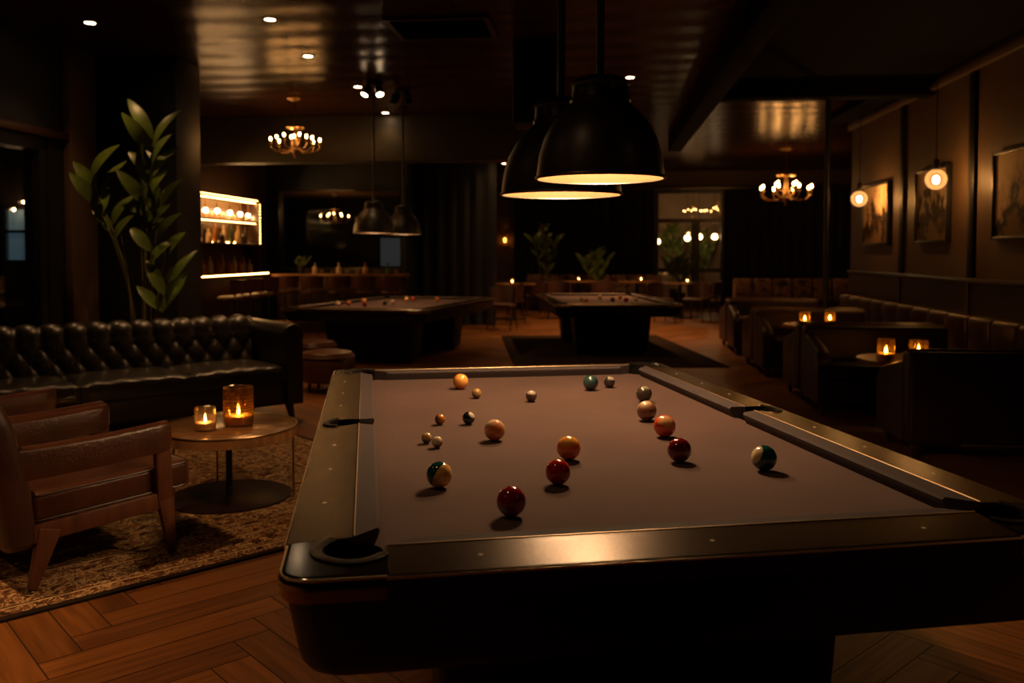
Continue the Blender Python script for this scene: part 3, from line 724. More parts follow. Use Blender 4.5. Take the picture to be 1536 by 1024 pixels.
# ------------------------------------------------------------------ recessed downlights
def downlight(x, y, label, spot=40, r=.05, size=R(110)):
    p = atz(x, y, CEIL)
    t = thing('downlight', (p.x, p.y, CEIL), 0, label, 'ceiling light', 'recessed ceiling lights')
    bm = BM(); lathe(bm, [(r, -.002), (r+.018, -.006), (r+.022, 0)], 24); build('trim_ring', bm, m_bmetal, t)
    bm = BM(); lathe(bm, [(0, -.004), (r*.9, -.004)], 24); build('lens', bm, m_down, t)
    if spot:
        l = bpy.data.lights.new('downlight_beam', 'SPOT'); l.energy = spot; l.color = (1, .52, .21); l.spot_size = size; l.spot_blend = .9; l.shadow_soft_size = .04
        o = bpy.data.objects.new('downlight_beam', l); COL.objects.link(o); o.parent = t; o.location = (0, 0, -.012)
    return t
downlight(135, 34, 'small ceiling light nearest the left wall', 45)
downlight(405, 29, 'small ceiling light nearest the camera in the left row', 110)
downlight(462, 84, 'small ceiling light above and right of the left chandelier', 60)
downlight(537, 130, 'small ceiling light just left of the twin spot fixture', 8)
downlight(578, 169, 'small ceiling light below the twin spot fixture', 9)
downlight(945, 116, 'small ceiling light right of the big dome lamps', 60)
for k, (x, y) in enumerate(((747, 207), (748.5, 215.5), (753, 229), (756, 245))):
    downlight(x, y, '%s of the row of four tiny ceiling lights left of the hanging black box' % ORD[k], 30, r=.045)

downlight(938, 196, 'added small ceiling light hidden behind the nearest dome lamp, over the middle floor', 600)  # added out of sight to brighten the middle floor and aisle
downlight(912, 232, 'added small ceiling light hidden behind the nearest dome lamp, farther back', 330)  # also added out of sight, brightening the floor farther back
# twin spot fixture on the ceiling
p = atz(560, 122, CEIL)
def spot_fix(p, label, lit):
    t = thing('ceiling_spotlight', (p.x, p.y, CEIL), 0, label, 'spotlight', 'black ceiling spotlights')
    bm = BM(); lathe(bm, [(.11, 0), (.11, -.03), (.09, -.04), (0, -.04)], 24); build('base', bm, m_bmetal, t)
    for s in (-1, 1):
        bm = BM(); tube(bm, [(s*.05, 0, -.04), (s*.06, 0, -.10)], .012); build('arm', bm, m_bmetal, t)
        m = T(s*.07, -.02, -.10) @ RX(-.5) @ RY(s*-.3)
        bm = BM(); lathe(bm, [(0, .05), (.035, .05), (.045, .02), (.048, -.08), (.043, -.08), (.040, -.02), (0, -.01)], 20, mat=m); h = build('lamp_head', bm, m_bmetal, t)
        if lit:
            bm = BM(); lathe(bm, [(0, -.07), (.043, -.075)], 20, mat=m); build('lens', bm, m_down, h)
spot_fix(p, 'black ceiling fixture with two lit spot heads', True)
spot_fix(atz(603, 133, CEIL), 'unlit black ceiling fixture right of the lit twin spots', False)
# added unseen downlights for the near floor, armchairs, front table and dome lamps' sheen
for k, (x, y, e, sz) in enumerate(((-3.1, 2.7, 230, 100), (2.75, 1.2, 75, 90), (-2.75, .35, 480, 92), (-1.15, 1.75, 20, 100))):
    t = thing('downlight', (x, y, CEIL if x < 0 else 3.34), 0, ('added ceiling light above the armchairs, out of the picture', 'added ceiling light above the near right aisle, out of the picture', 'added ceiling light over the near left floor, out of the picture', 'added ceiling light left of the front pool table, out of the picture')[k], 'ceiling light', 'recessed ceiling lights')
    bm = BM(); lathe(bm, [(.05, -.002), (.068, -.006), (.072, 0)], 24); build('trim_ring', bm, m_bmetal, t)
    bm = BM(); lathe(bm, [(0, -.004), (.045, -.004)], 24); build('lens', bm, m_down, t)
    l = bpy.data.lights.new('downlight_beam', 'SPOT'); l.energy = e; l.color = (1, .52, .21); l.spot_size = R(sz); l.spot_blend = .8; l.shadow_soft_size = .05
    o = bpy.data.objects.new('downlight_beam', l); COL.objects.link(o); o.parent = t; o.location = (0, 0, -.012)

# ------------------------------------------------------------------ chandeliers
def chandelier(loc, s, label, narm, drop, mb=None):
    t = thing('chandelier', loc, 0, label, 'chandelier', 'brass chandeliers')
    bm = BM(); lathe(bm, [(.0, drop), (.10*s, drop), (.10*s, drop-.02), (.05*s, drop-.05), (.012, drop-.06)], 24); build('ceiling_rose', bm, m_brass, t)
    bm = BM(); tube(bm, [(0, 0, drop-.05), (0, 0, .18*s)], .010, 8); build('stem', bm, m_brass, t)
    bm = BM(); lathe(bm, [(0, .20*s), (.115*s, .19*s), (.125*s, .185*s), (.115*s, .17*s), (.03*s, .16*s), (.025*s, .05*s), (.05*s, .0), (.04*s, -.07*s), (.06*s, -.10*s), (.03*s, -.15*s), (.012*s, -.19*s), (0, -.21*s)], 20); build('column', bm, m_brass, t)
    for ring, (n, rad, zb, up) in enumerate(((narm, .31, -.08, .06), (narm//2, .15, -.03, .12))):
        for k in range(n):
            a = 2*PI*k/n+.3+ring*.4; c, sn = math.cos(a), math.sin(a)
            pts = [Vector((c*rr*s, sn*rr*s, zz*s)) for rr, zz in ((.03, zb), (rad*.45, zb-.05), (rad*.8, zb-.04), (rad, zb+.01), (rad, zb+.05))]
            bm = BM(); tube(bm, pts, .008*s, 6); lathe(bm, [(.0, 0), (.03*s, .005*s), (.018*s, .02*s), (.014*s, .05*s)], 10, mat=T(c*rad*s, sn*rad*s, (zb+.04)*s)); ar = build('arm', bm, m_brass, t)
            bm = BM(); sphere(bm, (c*rad*s, sn*rad*s, (zb+.115)*s), .015*s, 10, 8, (1, 1, 1.6)); build('bulb', bm, mb or m_chand, ar)
_q = atY(502, 326, 17.0); LOUNGE_P = (_q.x, _q.y, _q.z)
p = atd(443, 213, 11.1); chandelier(p, 1.0, 'brass chandelier with glowing bulbs on the left, in front of the bar bulkhead', 8, CEIL-p.z)
p = atd(1179, 285, 16.5); chandelier(p, 1.55, 'brass chandelier with glowing bulbs at the back right before the dark curtain', 8, CEIL-p.z)

chandelier(LOUNGE_P, .9, 'small brass chandelier seen through the wide pane behind the bar counter', 6, 2.60-LOUNGE_P[2], emat('bulb_lounge', (1, .46, .14), 30))
# ------------------------------------------------------------------ globe pendants, pictures, pole on the right
def globe(px, py, X, r, label):
    p = atX(px, py, X)
    t = thing('globe_pendant', p, 0, label, 'pendant light', 'globe pendants on the right wall')
    bm = BM(); sphere(bm, (0, 0, 0), r, 28, 18); build('globe', bm, m_globeglass, t)
    bm = BM(); sphere(bm, (0, 0, -.005), r*.30, 12, 10, (1, 1, 1.35)); build('filament', bm, m_globe, t)
    bm = BM(); lathe(bm, [(.03, r*.93), (.034, r*1.1), (.03, r+.09), (.012, r+.11), (0, r+.11)], 16); build('socket', bm, m_bmetal, t)
    bm = BM(); tube(bm, [(0, 0, r+.10), (0, 0, 3.36-p.z)], .005, 6); build('cord', bm, m_bmetal, t)
globe(1289, 298, 3.42, .105, 'round glowing globe lamp on a long cord by the smallest picture')
globe(1404, 269, 3.42, .105, 'round glowing globe lamp hanging before the middle picture')
# a third of the row, beyond the picture's right edge
def picture(y0, y1, z0, z1, seed, label):
    yc, zc = (y0+y1)/2, (z0+z1)/2; hy, hz = (y1-y0)/2, (z1-z0)/2
    t = thing('framed_picture', (3.75, yc, zc), 0, label, 'picture', 'pictures on the right wall')
    bm = BM(); w = .035; d = .06
    for a in ((-hy, -hy+w, -hz, hz), (hy-w, hy, -hz, hz), (-hy+w, hy-w, -hz, -hz+w), (-hy+w, hy-w, hz-w, hz)): bx(-d, 0, a[0], a[1], a[2], a[3], bm, bev=.004)
    build('frame', bm, m_bmetal, t)
    bm = BM(); bx(-d*.6, -d*.3, -hy+w, hy-w, -hz+w, hz-w, bm); build('canvas', bm, mat_art('art_%d' % seed, seed), t)
picture(11.50, 12.60, 1.48, 2.32, 1, 'smallest looking framed picture, farthest along the right wall')
picture(9.60, 10.55, 1.49, 2.34, 4, 'middle framed picture on the right wall behind the globe lamp')
picture(7.25, 8.55, 1.50, 2.33, 2, 'framed picture cut by the right edge of the photo')
p = atY(1238, 480, 10.34); p.z = 0
bm = BM(); tube(bm, [(0, 0, 0), (0, 0, CEIL)], .033, 16)
o = build('steel_pole', bm, m_bmetal, loc=(p.x, p.y, 0)); tag(o, 'thin black pole standing from floor to ceiling among the booths', 'pole')

# ------------------------------------------------------------------ chesterfield sofa
def tufted_panel(w, z0, z1, y, thick, roll, dx, dz, rows, amp, step=.016):
    """front is -y?  here the padded face looks to +y and rolls back over the top"""
    bm = BM(); n = int(w/step); path = []
    zt = z1-roll
    N1 = int((zt-z0)/step)
    for k in range(N1+1): path.append((y-.10*(k/N1), z0+(zt-z0)*k/N1, 1, 0, 0))
    for k in range(1, 15):
        a = R(205*k/14); path.append((y-.10-roll*(1-math.cos(a)), zt+roll*math.sin(a), math.cos(a), math.sin(a), 1))
    s = 0; sl = [0]
    for a, b in zip(path, path[1:]):
        s += math.hypot(b[0]-a[0], b[1]-a[1]); sl.append(s)
    top_row = z1-.115-z0
    cols = []
    for i in range(n+1):
        x = -w/2+w*i/n; col = []
        for (py, pz, ny, nz, isroll), t in zip(path, sl):
            u = x/dx; v = (t-(top_row-(rows-1)*dz))/(2*dz)
            if t <= top_row:
                A, B = u+v, u-v
                h = (abs(math.sin(PI*A))*abs(math.sin(PI*B)))**.45
                if t < top_row-(rows-1)*dz: 
                    h = abs(math.sin(PI*(u)))**.5
            else:
                vv = (rows-1)/2; h0 = abs(math.sin(PI*(u+vv)))**.5
                h = h0
            hh = amp*h
            col.append(bm.verts.new((x, py+ny*hh, pz+nz*hh)))
        cols.append(col)
    for a, b in zip(cols, cols[1:]):
        for k in range(len(a)-1): bm.faces.new((a[k], b[k], b[k+1], a[k+1]))
    # close: bottom, back
    btn = []
    for j in range(rows):
        zz = top_row-(rows-1-j)*dz
        off = .5*(j % 2)
        m0 = int(w/dx/2)+1
        for i in range(-m0, m0+1):
            x = (i+off)*dx
            if abs(x) < w/2-.02:
                k = min(range(len(sl)), key=lambda q: abs(sl[q]-zz)); btn.append((x, path[k][0]+.006, path[k][1]))
    return bm, btn
UL = R(90-43.5)            # heading of the sofa's long axis
su = Vector((math.cos(UL), math.sin(UL), 0)); sv = Vector((math.sin(UL), -math.cos(UL), 0))
SL, SD = 2.62, .92
so = Vector((-2.45, 6.85, 0)) - su*(SL/2) - sv*(SD/2)
sofa = thing('chesterfield_sofa', so, UL+PI, 'black leather button tufted sofa behind the armchairs and round table', 'sofa')
# local frame: x along the sofa (reversed), +y faces the room
W = SL-.36
bmp, btn = tufted_panel(W+.10, .40, .80, -SD/2+.32, .3, .075, .165, .12, 3, .042); build('backrest', bmp, m_leather, sofa, angle=70)
bb = BM(); sphere(bb, (0, 0, 0), .013, 10, 6, (1, .6, 1)); me0 = None
for q in btn:
    if me0 is None: b0 = build('button', bb, m_leather, sofa, loc=q); me0 = b0
    else:
        c = me0.copy(); COL.objects.link(c); c.parent = sofa; c.location = q
bm = BM(); bx(-SL/2+.04, SL/2-.04, -SD/2, -SD/2+.16, .13, .72, bm, bev=.04, seg=3); build('back_frame', bm, m_leather, sofa)
for s in (-1, 1):
    bm = BM(); rings = []
    x0 = s*(SL/2)
    prof = [(0, .13), (0, .66), (.0-.005, .72), (.02, .775), (.07, .80), (.13, .79), (.165, .75), (.17, .70), (.15, .60), (.14, .13)]
    for y, g in ((-SD/2+.02, 0), (-SD/2+.3, 0), (SD/2-.03, 0), (SD/2-.008, .004), (SD/2, .016)):
        cx, cz = .085, .45
        rings.append([Vector((x0-s*(cx+(px-cx)*(1-g*3)), y, cz+(pz-cz)*(1-g*1.2))) for px, pz in prof])
    loft(bm, rings); build('armrest', bm, m_leather, sofa, angle=50)
bm = BM(); bx(-SL/2+.13, SL/2-.13, -SD/2+.10, SD/2-.03, .13, .33, bm, bev=.03, seg=3); build('seat_base', bm, m_leather, sofa)
nx = 3; cwid = (SL-.30)/nx
for k in range(nx):
    bm = BM(); x0 = -SL/2+.15+k*cwid
    bmesh.ops.create_grid(bm, x_segments=28, y_segments=24, size=.5, matrix=T(x0+cwid/2, .09, 0) @ Matrix.Diagonal((cwid-.004, .74, 1, 1)))
    for vv in bm.verts:
        fx = (vv.co.x-x0)/cwid*2-1; fy = (vv.co.y-.09)/.37
        ed = max(0, 1-abs(fx)**10)*max(0, 1-abs(fy)**10)
        wr = .0045*math.sin(vv.co.x*38+2.1*math.sin(vv.co.y*9+k))*max(0, fy*.6+.4)
        vv.co.z = .435+.035*ed**.5*(1-.25*fx*fx-.15*fy*fy)+wr
    ext = bmesh.ops.extrude_face_region(bm, geom=bm.faces[:])
    for vv in [g for g in ext['geom'] if isinstance(g, bmesh.types.BMVert)]: vv.co.z = .325
    build('seat_cushion', bm, m_leather, sofa, angle=60)
for sx in (-1, 1):
    for sy in (-1, 1):
        bm = BM(); tbeam(bm, (sx*(SL/2-.09), sy*(SD/2-.09), .14), (sx*(SL/2-.07), sy*(SD/2-.06), 0), (.06, .06), (.034, .034)); build('leg', bm, m_darkwood, sofa)

# ------------------------------------------------------------------ leather and walnut armchairs
def make_armchair(loc, rz, label, group):
    t = thing('armchair', loc, rz, label, 'armchair', group)
    hw = .325
    for s in (-1, 1):
        bm = BM(); tbeam(bm, (s*hw, .33, .256), (s*hw, -.24, .228), (.030, .074), (.030, .074), bev=.006); build('side_rail', bm, m_wood, t)
        # front leg rises into the arm
        bm = BM(); tbeam(bm, (s*hw, .300, .555), (s*hw, .312, .25), (.038, .070), (.042, .075), bev=.008); tbeam(bm, (s*hw, .312, .27), (s*hw, .345, .004), (.042, .074), (.028, .034), bev=.006); build('leg', bm, m_wood, t)
        bm = BM(); tbeam(bm, (s*hw, -.175, .24), (s*hw, -.245, .004), (.042, .090), (.030, .036), bev=.006); build('leg', bm, m_wood, t)
        # upholstered arm panel with a rounded top
        rings = []
        for y, zt, zb, wd in ((-.30, .592, .455, .046), (-.20, .588, .455, .052), (.05, .592, .462, .054), (.27, .606, .474, .054), (.325, .610, .482, .050), (.340, .598, .510, .036)):
            rings.append([Vector((s*hw+a*wd/2, y, z)) for a, z in ((-1, zb), (1, zb), (1.05, zt-.02), (.75, zt-.004), (0, zt+.004), (-.75, zt-.004), (-1.05, zt-.02))])
        bm = BM(); loft(bm, rings); build('armrest', bm, m_tan, t, angle=55)
    bm = BM(); tbeam(bm, (-hw, .335, .235), (hw, .335, .235), (.055, .024), (.055, .024), xdir=(0, 0, 1), bev=.004); build('front_rail', bm, m_wood, t)
    # seat cushion
    bm = BM(); box(bm, (0, .11, .335), (.61, .68, .125), rot=RX(.04), bev=.03, seg=4)
    for vv in bm.verts:
        if vv.co.z > .36: vv.co.z += .03*max(0, 1-(vv.co.x/.31)**2)*max(0, 1-((vv.co.y-.1)/.40)**2)
    sc_ = build('seat_cushion', bm, m_tan, t, angle=50)
    bm = BM()
    for zz in (.388, .285):
        pts = [Vector((x, y+.11, zz+.04*y)) for x, y in rrect(-.306, .306, -.341, .341, .04, 4)]; tube(bm, pts+[pts[0]], .0045, 6)
    build('piping', bm, m_dkbrownleather, sc_)
    # backrest slab leaning back
    bm = BM(); rings = []
    for z, y, th, wd in ((.17, -.24, .10, .64), (.20, -.24, .12, .70), (.40, -.265, .13, .72), (.66, -.315, .12, .72), (.75, -.34, .10, .70), (.78, -.35, .06, .66), (.786, -.353, .02, .62)):
        rings.append([Vector((x, y+yy, z)) for x, yy in rrect(-wd/2, wd/2, -th/2-.04, th/2-.04, th*.35, 4)])
    loft(bm, rings); build('backrest', bm, m_dkbrownleather, t, angle=50)
    return t
UA = -R(36)
av = Vector((math.cos(UA), math.sin(UA), 0)); au = Vector((-math.sin(UA), math.cos(UA), 0))
A0 = Vector((-2.405, 3.585, .012))
ac = make_armchair(A0, UA, 'tan leather armchair with walnut legs nearest the camera on the patterned rug', 'leather armchairs')
dup(ac, A0 - av*.745 + au*.02, UA, 'tan leather armchair behind the nearest one, mostly hidden by it', 'leather armchairs')

# patterned rug
UR = R(90-41.7); ru = Vector((math.cos(UR), math.sin(UR), 0)); rv = Vector((math.sin(UR), -math.cos(UR), 0))
rl, rw = 3.9, 2.45
rc = Vector((-1.444, 3.792, 0)) + ru*(1.25-rl/2) - rv*(rw/2)
bm = BM(); bx(-rl/2, rl/2, -rw/2, rw/2, 0, .012, bm, bev=.003); o = build('patterned_rug', bm, mat_rug(rl/2, rw/2), loc=rc, rz=UR)
tag(o, 'beige and brown oriental rug with floral borders under the armchairs and round table', 'rug')

# ------------------------------------------------------------------ round coffee table and candles
ct = Vector((-2.07, 4.57, .012))
t = thing('coffee_table', ct, 0, 'round wooden coffee table with brass edge on a dark disc base', 'coffee table')
CR, CZ = .375, .40
bm = BM(); lathe(bm, [(0, CZ), (CR-.006, CZ), (CR, CZ-.004), (CR, CZ-.055), (CR-.008, CZ-.058), (0, CZ-.058)], 72); build('tabletop', bm, m_tabletop, t)
bm = BM(); lathe(bm, [(CR-.008, CZ+.0005), (CR-.006, CZ+.004), (CR+.001, CZ+.004), (CR+.003, CZ), (CR+.001, CZ-.008)], 72); build('edge_band', bm, m_brass, t)
bm = BM(); tube(bm, [(0, 0, .01), (0, 0, CZ-.05)], .018, 16); build('post', bm, m_bmetal, t)
bm = BM(); lathe(bm, [(0, .010), (.330, .010), (.340, .006), (.340, .0), (0, 0)], 72); build('base', bm, m_disc, t)
for k in range(3):
    a = R(5+120*k); q = Vector((math.cos(a), math.sin(a), 0))*(CR-.012)
    bm = BM(); tube(bm, [q, q+Vector((0, 0, CZ-.05))], .006, 8); build('leg', bm, m_brass, t)
def candle(loc, r, h, glass, label, group, ribs=0, flame=1.0, waxh=.35):
    t = thing('votive_candle', loc, 0, label, 'candle', group)
    bm = BM(); n = 48
    prof = [(r*.86, 0), (r*.96, .004), (r, .012), (r*1.0, h*.9), (r*.97, h), (r*.93, h), (r*.93, .012), (0, .008)]
    lathe(bm, prof, n)
    if ribs:
        for vv in bm.verts:
            z = vv.co.z
            if .015 < z < h*.92 or True:
                pass
    build('glass', bm, glass, t)
    if ribs:
        bm = BM()
        for k in range(ribs):
            z = h*(.82-.10*k) if k < 2 else h*(.62-.07*(k-2))
            lathe(bm, [(r*1.002, z-.004), (r*1.03, z), (r*1.002, z+.004)], n)
        build('glass_rib', bm, glass, t)
    bm = BM(); lathe(bm, [(0, .010), (r*.90, .010), (r*.90, h*waxh), (r*.5, h*waxh-.003), (0, h*waxh-.004)], 28); build('wax', bm, m_wax, t)
    f = flame
    bm = BM(); lathe(bm, [(0, -.002), (.005*f, .003*f), (.0068*f, .009*f), (.0055*f, .017*f), (.0028*f, .025*f), (0, .033*f)], 12, mat=T(0, 0, h*waxh+.004)); build('flame', bm, m_flame, t)
    bm = BM(); tube(bm, [(0, 0, h*waxh-.004), (0, 0, h*waxh+.006)], .0012, 6); build('wick', bm, m_black, t)
zt = ct.z+CZ+.0012
p = atz(308, 645, zt); candle(p, .056, .125, m_glass, 'small clear glass candle on the left of the round coffee table', 'candles on the coffee table', flame=.85, waxh=.36)
p = atz(358, 637, zt); candle(p, .083, .215, m_amber, 'tall ribbed amber glass candle on the round coffee table', 'candles on the coffee table', ribs=6, flame=1.25, waxh=.26)

# ------------------------------------------------------------------ tall plant behind the sofa
def leaf(bm, base, tip, wid, nrm, n=7, fold=.25):
    base, tip = Vector(base), Vector(tip); d = tip-base; side = d.cross(Vector(nrm)).normalized(); up = side.cross(d).normalized(); L = d.length
    rows = []
    for k in range(n+1):
        f = k/n; w = wid*(math.sin(PI*min(1, f*.97+.015))**.75)*(1-.25*f); c = base+d*f+up*(math.sin(PI*f)*L*.10)
        rows.append([bm.verts.new(c-side*w+up*w*fold), bm.verts.new(c), bm.verts.new(c+side*w+up*w*fold)])
    for a, b in zip(rows, rows[1:]):
        bm.faces.new((a[0], a[1], b[1], b[0])); bm.faces.new((a[1], a[2], b[2], b[1]))
def plant(loc, stems, label, group=None, potr=.2, poth=.42, seed=1, leafw=.06, leafl=.3):
    rnd = random.Random(seed)
    t = thing('potted_plant', loc, 0, label, 'plant', group)
    bm = BM(); lathe(bm, [(0, 0), (potr*.75, 0), (potr, poth), (potr*.93, poth), (potr*.9, poth-.05), (0, poth-.05)], 28); build('pot', bm, m_pot, t)
    bm = BM(); lathe(bm, [(0, poth-.045), (potr*.9, poth-.048)], 24); build('soil', bm, m_soil, t)
    bs, bl = BM(), BM()
    for (dx, dy, h, lean, nl, l0) in stems:
        b = Vector((dx, dy, poth-.05)); lv = Vector((lean[0], lean[1], 0))
        pts = [b+Vector((0, 0, (h-poth)*f))+lv*f*f for f in (0, .25, .5, .75, 1)]
        tube(bs, pts, [.014, .012, .010, .008, .004], 6)
        for k in range(nl):
            f = l0+(1-l0)*(k+.5)/nl; q = b+Vector((0, 0, (h-poth)*f))+lv*f*f
            a = (k*2.4+rnd.random()*.9) if nl > 1 else math.atan2(lean[1], lean[0]); 
            # alternate leaves mostly left and right
            c = Vector((math.cos(a), .55*math.sin(a), 0)).normalized()
            ll = leafl*(.8+.4*rnd.random())*(1-.25*abs(f-.75)); tip = q+c*ll*.62+Vector((0, 0, ll*(.55+.4*rnd.random())))
            leaf(bl, q, tip, leafw*(.85+.3*rnd.random()), (c.x*-.3, -1, .5))
    build('stem', bs, m_stem, t); build('foliage', bl, m_leaf, t, angle=60, recalc=False)
    return t
p = atd(215, 478, 8.05); p.z = 0
plant(p, [(.0, 0, 2.52, (.13, .0), 15, .56), (-.05, -.02, 2.16, (-.42, -.06), 6, .70), (-.03, -.06, 1.92, (-.34, -.08), 5, .72), (.06, -.03, 1.18, (.30, -.08), 4, .70), (.04, -.07, 1.02, (.36, -.10), 4, .66), (.03, .05, 2.0, (.12, .04), 5, .68), (-.02, .03, 1.9, (-.02, 0), 4, .72), (.05, -.05, 1.5, (.10, -.05), 2, .8), (-.06, -.07, 1.6, (-.08, -.05), 0, .8), (.08, .02, 1.45, (.16, -.02), 1, .85)], 'tall leafy plant between the tufted sofa and the dark column', seed=3, leafw=.068, leafl=.38)

# ------------------------------------------------------------------ bar: shelves on the left wall, counters, stools, bottles
bx0 = -6.2
yA, yB = 10.6, 14.25
sh = thing('bar_shelving', (bx0, yA, 0), 0, 'tall back bar shelving with glowing strips on the left wall', 'shelving')
ZT, Z1, Z2, ZC = 2.27, 1.92, 1.54, 1.06
bm = BM(); bx(0, .03, 0, yB-yA, ZC, ZT, bm); build('back_panel', bm, pmat('bar_back', (.16, .085, .035), .35), sh)
for z, nm in ((Z1, 'shelf'), (Z2, 'shelf'), (ZT, 'shelf')):
    bm = BM(); bx(.03, .32, 0, yB-yA, z-.035, z, bm, bev=.005); s = build(nm, bm, m_darkwood, sh)
    if z != Z2:
        bm = BM(); q = .02
        while q < yB-yA-.04: bx(.270, .280, q, q+.045, z-.040, z-.0355, bm); q += .055
        build('led_strip', bm, m_ledadded if z == ZT else m_led, s)  # added under-shelf strips, lighting the bottles and glasses from the front
    bm = BM(); q = .02
    if z == ZT:
        while q < yB-yA-.04: bx(.317, .323, q, q+.026, z+.003, z+.009, bm); q += .055
        build('led_strip', bm, m_led, s)
    else:
        while q < yB-yA-.04: bx(.032, .040, q, q+.045, z+.010, z+.018, bm); q += .055
        build('led_strip', bm, m_ledadded, s); bm = BM(); bx(.316, .324, .02, yB-yA-.02, z-.026, z-.008, bm); build('edge_strip', bm, m_brass, s)  # back strip added to light the bottles from behind
bm = BM(); bx(.0, .34, yB-yA, yB-yA+.05, .0, ZT+.05, bm, bev=.004); s = build('side_post', bm, m_darkwood, sh)
bm = BM(); q = Z2
while q < ZT-.04: bx(.338, .346, yB-yA+.022, yB-yA+.028, q, q+.016, bm); q += .055
build('led_strip', bm, m_led, s)
bm = BM(); bx(0, .45, 0, yB-yA, 0, ZC-.05, bm, bev=.01); build('cabinet', bm, m_darkwood, sh)
bm = BM(); bx(0, .50, 0, yB-yA, ZC-.05, ZC, bm, bev=.008); s = build('worktop', bm, m_tabletop, sh)
bm = BM(); q = .02
while q < yB-yA-.04: bx(.498, .508, q, q+.030, ZC-.030, ZC-.020, bm); q += .055
build('led_strip', bm, m_led, s)
btl_profiles = [
 [(0, 0), (.036, 0), (.038, .01), (.038, .17), (.030, .20), (.014, .225), (.013, .29), (.016, .292), (.016, .305), (0, .306)],
 [(0, 0), (.045, 0), (.047, .01), (.047, .11), (.038, .14), (.014, .165), (.013, .215), (.018, .217), (.018, .235), (0, .236)],
 [(0, 0), (.030, 0), (.031, .01), (.031, .19), (.024, .22), (.012, .25), (.011, .31), (.014, .312), (.014, .325), (0, .326)],
 [(0, 0), (.030, 0), (.034, .004), (.038, .09), (.036, .095), (.033, .088), (0, .012)]]
m_b = [pmat('bottle_amber', (.42, .18, .04), .12, coat=.5), pmat('bottle_pale', (.70, .50, .28), .15, coat=.5), pmat('bottle_dark', (.05, .03, .02), .12, coat=.5), pmat('bottle_green', (.05, .09, .03), .12, coat=.5)]
protos = {}
def bottle(kind, mi, loc, label, group, s=1.0):
    key = (kind, mi); nm = 'drinking_glass' if kind == 3 else 'bottle'
    if key not in protos:
        bm = BM(); lathe(bm, btl_profiles[kind], 16); o = build(nm, bm, m_b[mi] if kind != 3 else m_glass); protos[key] = o
    else:
        o = protos[key].copy(); COL.objects.link(o)
    o.location = loc; o.scale = (s*1.25, s*1.25, s)
    return tag(o, label, 'glass' if kind == 3 else 'bottle', group)
rb = random.Random(11)
def row(n, z, x, y0, y1, where, grp, kinds, s):
    for k in range(n):
        y = y0+(y1-y0)*(k+.5)/n+rb.uniform(-.03, .03); kd = kinds[k % len(kinds)]; mi = rb.choice((0, 0, 1, 1, 2, 3)) if kd != 3 else 1
        nm = ('glass tumbler', 'amber bottle', 'pale bottle', 'dark bottle', 'green bottle')[0 if kd == 3 else mi+1]
        bottle(kd, mi, (x+rb.uniform(-.03, .03), y, z), '%s, %s from the left %s' % (nm, ORD[k], where), grp, s)
row(9, Z2+.001, bx0+.19, 12.3, 14.15, 'on the bright middle bar shelf', 'bottles on the middle bar shelf', (0, 1, 2, 1, 0, 2), .95)
row(9, Z1+.001, bx0+.19, 12.3, 14.15, 'on the top bar shelf under the globe bulbs', 'glassware on the top bar shelf', (3, 3, 3), .9)
row(9, ZC+.001, bx0+.24, 12.3, 14.15, 'on the bar worktop below the shelves', 'bottles on the bar worktop', (1, 0, 1, 2), .9)
for k, (x, y) in enumerate(((308, 315), (326, 316), (345, 319), (360, 321), (372, 323.5))):
    p = atX(x, y, bx0+.19)
    t = thing('bulb_pendant', p, 0, '%s glowing globe bulb from the left along the top of the bar shelving' % ORD[k], 'light bulb', 'globe bulbs over the bar shelves')
    bm = BM(); sphere(bm, (0, 0, 0), .036, 14, 10); build('bulb', bm, m_barbulb, t)
    bm = BM(); tube(bm, [(0, 0, .03), (0, 0, ZT-.036-p.z)], .010, 8); build('stem', bm, m_brass, t)
# service counter along the left bar, then across the mirror wall
bc = thing('bar_counter', (0, 0, 0), 0, 'dark wood bar counter with a lit top under the wide pane', 'bar counter')
yc0 = 14.35
bm = BM(); bx(-5.6, -3.42, yc0, yc0+.50, 0, .97, bm, bev=.01); build('front', bm, m_wains, bc)
bm = BM(); bx(-5.68, -3.36, yc0-.06, yc0+.55, .97, 1.02, bm, bev=.008); build('countertop', bm, m_tabletop, bc)
bm = BM(); tube(bm, [(-5.6, yc0-.12, .2), (-3.45, yc0-.12, .2)], .02, 8); build('foot_rail', bm, m_brass, bc)
# interior window behind the bar counter and the small lounge beyond it
bm = BM()
for a in ((mx0-.05, mx0, mzb-.05, mzt+.05), (mx1, mx1+.05, mzb-.05, mzt+.05), (mx0, mx1, mzt, mzt+.05), (mx0, mx1, mzb-.05, mzb)): bx(a[0], a[1], 15.36, 15.40, a[2], a[3], bm)
wi = structure('window_2', bm, m_bmetal)
bm = BM(); bx(mx0, mx1, 15.48, 15.49, mzb, mzt, bm); build('pane', bm, m_paneB, wi)
structure('ceiling_lounge', bx(-7.2, -3.7, 15.6, 19.0, 2.60, 2.66), pmat('lounge_ceiling', (.42, .26, .13), .5), angle=0)
p = atY(586, 378, 18.96)
t = thing('lit_window', (p.x, 19.0, p.z), 0, 'pale bluish window seen through the wide pane behind the bar counter', 'window')
bm = BM(); bx(-.24, .24, -.02, 0, -.32, .32, bm); build('pane', bm, emat('lit_window_dusk', (.30, .42, .50), .045), t)
bm = BM()
for a in ((-.28, -.24, -.36, .36), (.24, .28, -.36, .36), (-.24, .24, .32, .36), (-.24, .24, -.36, -.32)): bx(a[0], a[1], -.04, 0, a[2], a[3], bm)
build('frame', bm, m_body, t)
